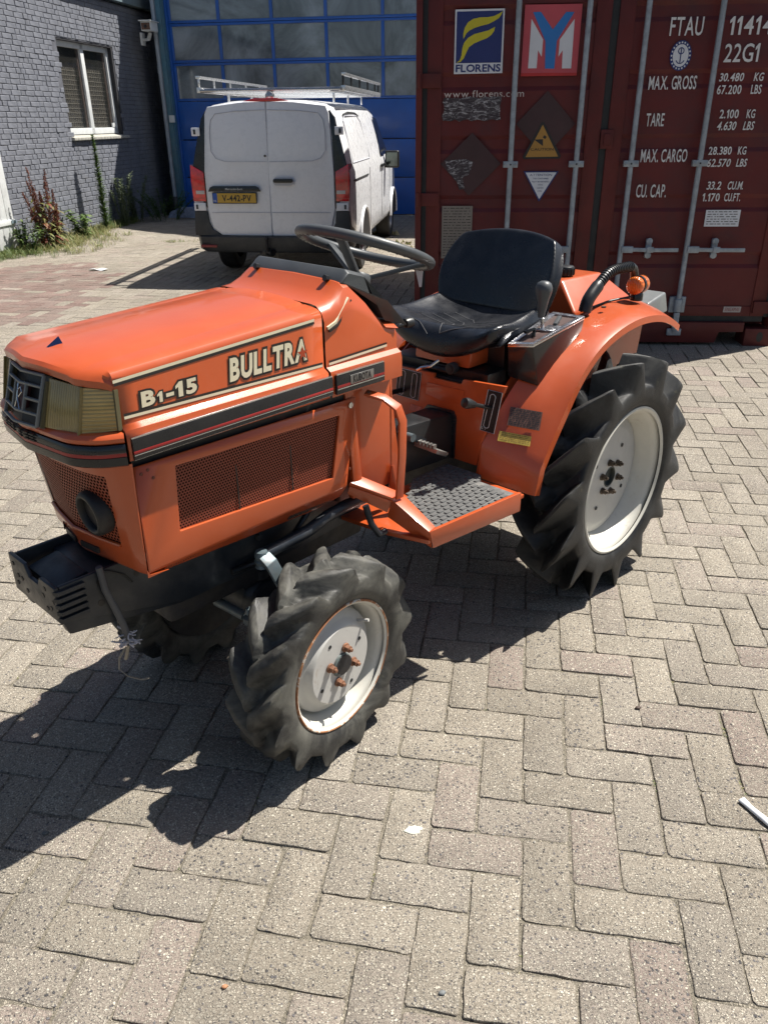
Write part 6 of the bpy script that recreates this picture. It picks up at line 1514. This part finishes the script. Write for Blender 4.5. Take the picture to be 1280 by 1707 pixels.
weed('dark_bush', .25, 4.3, .42, 70, .07, .018, GREEN, 'shaded weeds in the dark corner behind the downpipe', stems=9, lean=.25, sp=.18, t0=.3, droop=.25)
# moss and tiny weeds in the joints near the camera, one clump at a time joined as ground cover
pb = PB()
for (x, y) in [(-.62, 1.30), (-.43, 1.20), (-.17, .99), (.31, 1.76), (.62, 1.76), (.50, 1.90), (-.30, 1.42), (.80, 1.45), (.95, 1.62)] + [(g.uniform(-1.4, 2.2), g.uniform(1.0, 4.5)) for _ in range(70)]:
    # snap to the nearest joint of the lattice
    dx, dy = (x - LX) / LS, (y - LY) / LS; u = math.cos(LA) * dx + math.sin(LA) * dy; v = math.sin(LA) * dx - math.cos(LA) * dy
    u = round(u); X, Y = lat(u, v)
    for _ in range(g.randint(5, 16)):
        a = g.uniform(0, 6.28); p = Vector((X + g.gauss(0, .0035), Y + g.gauss(0, .014), -.005)); pb.leaf(p, Vector((math.cos(a), math.sin(a), 1.2)), g.uniform(.004, .011), .0022, .4, min(1, max(0, g.gauss(.45, .25))), 2)
o = pb.build('joint_moss', GRASS); tag(o, 'small tufts of moss and weed in the paving joints', 'moss', kind='stuff')
GRIT = pm('grit_stone', (.36, .34, .30), .8, var=.5, vs=30)
m = MB()
for _ in range(420):
    x, y = g.uniform(-1.6, 1.8), g.uniform(.95, 3.4); r = g.uniform(.0012, .0036); c = Vector((x, y, r * .5)); a = g.uniform(0, 6)
    V_ = [c + Vector((math.cos(a + k * 1.57) * r * g.uniform(.7, 1.3), math.sin(a + k * 1.57) * r * g.uniform(.7, 1.3), 0)) for k in range(4)]
    k = len(m.v); m.v += [tuple(p) for p in V_] + [tuple(c + Vector((0, 0, r * .7))), tuple(c - Vector((0, 0, r * .5)))]; m.f += [(k + i, k + (i + 1) % 4, k + 4) for i in range(4)] + [(k + (i + 1) % 4, k + i, k + 5) for i in range(4)]; m.m += [0] * 8
o = m.build('grit', GRIT, None, smooth=0); tag(o, 'loose grit scattered over the paving', 'grit', kind='stuff')
def pebble(x, y, r, col, label, nm='pebble'):
    m = MB(); m.grid(lambda a, b_: (math.cos(a * 6.2832) * math.sin(b_ * math.pi) * r * (1.2 + .2 * math.sin(a * 12)), math.sin(a * 6.2832) * math.sin(b_ * math.pi) * r * .8, r * .55 * math.cos(b_ * math.pi) + r * .45), 10, 6)
    o = m.build(nm, pm(nm + '_' + label.split()[0], col, .7, var=.3, vs=60), None, smooth=60, loc=(x, y, 0)); tag(o, label, 'stone', 'loose pebbles on the paving')
pebble(-.798, 1.322, .007, (.10, .105, .10), 'dark square pebble near the big shadow at bottom left')
pebble(-.315, .952, .0055, (.42, .20, .10), 'orange pebble on the paving at the bottom left')
pebble(.705, 1.735, .0075, (.07, .045, .035), 'brown curled leaf-like crumb right of the front wheel')
pebble(.10, .935, .0065, (.16, .17, .17), 'smooth grey pebble near the bottom edge')
# flat white splash of paint
ov_ = [(math.cos(R(k)) * .020 * (1 + .25 * math.sin(k * .07) + g.uniform(-.12, .12)), math.sin(R(k)) * .012 * (1 + g.uniform(-.15, .15))) for k in range(0, 360, 18)]
m = MB(); m.hexa([(a, b_, 0) for a, b_ in ov_], [(a * .9, b_ * .9, .0012) for a, b_ in ov_]); o = m.build('paint_splash', pm('dry_paint', (.62, .62, .52), .8, var=.12, vs=40, bump=.3), None, loc=(.060, 1.322, .0006)); tag(o, 'small dried white paint splash on a paver', 'paint')
# crushed white tube at the right edge
m = MB(); P = [Vector((.856, 1.397, .006)), Vector((.866, 1.372, .006)), Vector((.884, 1.335, .007)), Vector((.905, 1.295, .006)), Vector((.93, 1.25, .006))]
m.tube(P, [(.0105, .0045), (.0075, .0055), (.0085, .0065), (.0105, .005), (.0125, .004)], 12, flat=(1, .45, 0)); o = m.build('crushed_tube', pm('litter_white', (.66, .68, .70), .45, var=.08, scratch=(.12, .12, .12)), None, smooth=50); tag(o, 'crushed white cardboard tube lying at the right edge', 'litter')
m = MB(); m.grid(lambda a, b_: ((a - .5) * .20, (b_ - .5) * .06, .012 + .012 * math.sin(a * 7) * math.sin(b_ * 3 + 1)), 8, 4); o = m.build('paper_scrap', pm('litter_white', (.66, .68, .70), .45), None, loc=(-3.17, 9.17, 0)); o.modifiers.new('t', 'SOLIDIFY').thickness = .004; tag(o, 'crumpled white paper scrap by the red pavers', 'litter')
pb = PB()
for _ in range(160): pb.blob(Vector((.02 + g.gauss(0, .22), 11.0 + g.gauss(0, .10), .012)), g.uniform(.008, .028), g.uniform(.5, 1))
for _ in range(60): pb.blob(Vector((.06 + g.gauss(0, .08), 11.9 + g.gauss(0, .05), .03)), g.uniform(.02, .045), g.uniform(.7, 1))
o = pb.build('dry_leaf_litter', GRASS); tag(o, 'small heap of pale dry leaves beyond the steering wheel', 'litter', kind='stuff')

for (x, y, z) in [(1.575, .2095, .868), (1.55, .2092, .852), (1.56, .2095, .872), (1.01, .2075, .70)]: MB().cyl((x, y - .002, z), (x, y + .0008, z), .0032, 10).build('panel_rivet', pm('rivet_dark', (.12, .03, .015), .6), tr)
for (x, z) in [(1.30, .60), (1.24, .56), (1.02, .60), (.97, .57), (1.12, .52), (1.40, .60)]: MB().cyl((x, .108, z), (x, .117, z), .0085, 6).build('rail_bolt', DKIRON, tr, bevel=.001)
MB().tube([(1.05, .125, .63), (1.10, .135, .58), (1.15, .13, .53), (1.25, .12, .50), (1.33, .115, .50)], .008, 10).build('oil_hose', BLACK, tr)
MB().rev([(0, .05), (.012, .05), (.012, .02), (.018, .018), (.018, 0), (.03, -.005), (.03, -.03)], c=(1.22, .07, .455), ax=(0, 0, 1), seg=18).build('axle_breather', DKIRON, tr)
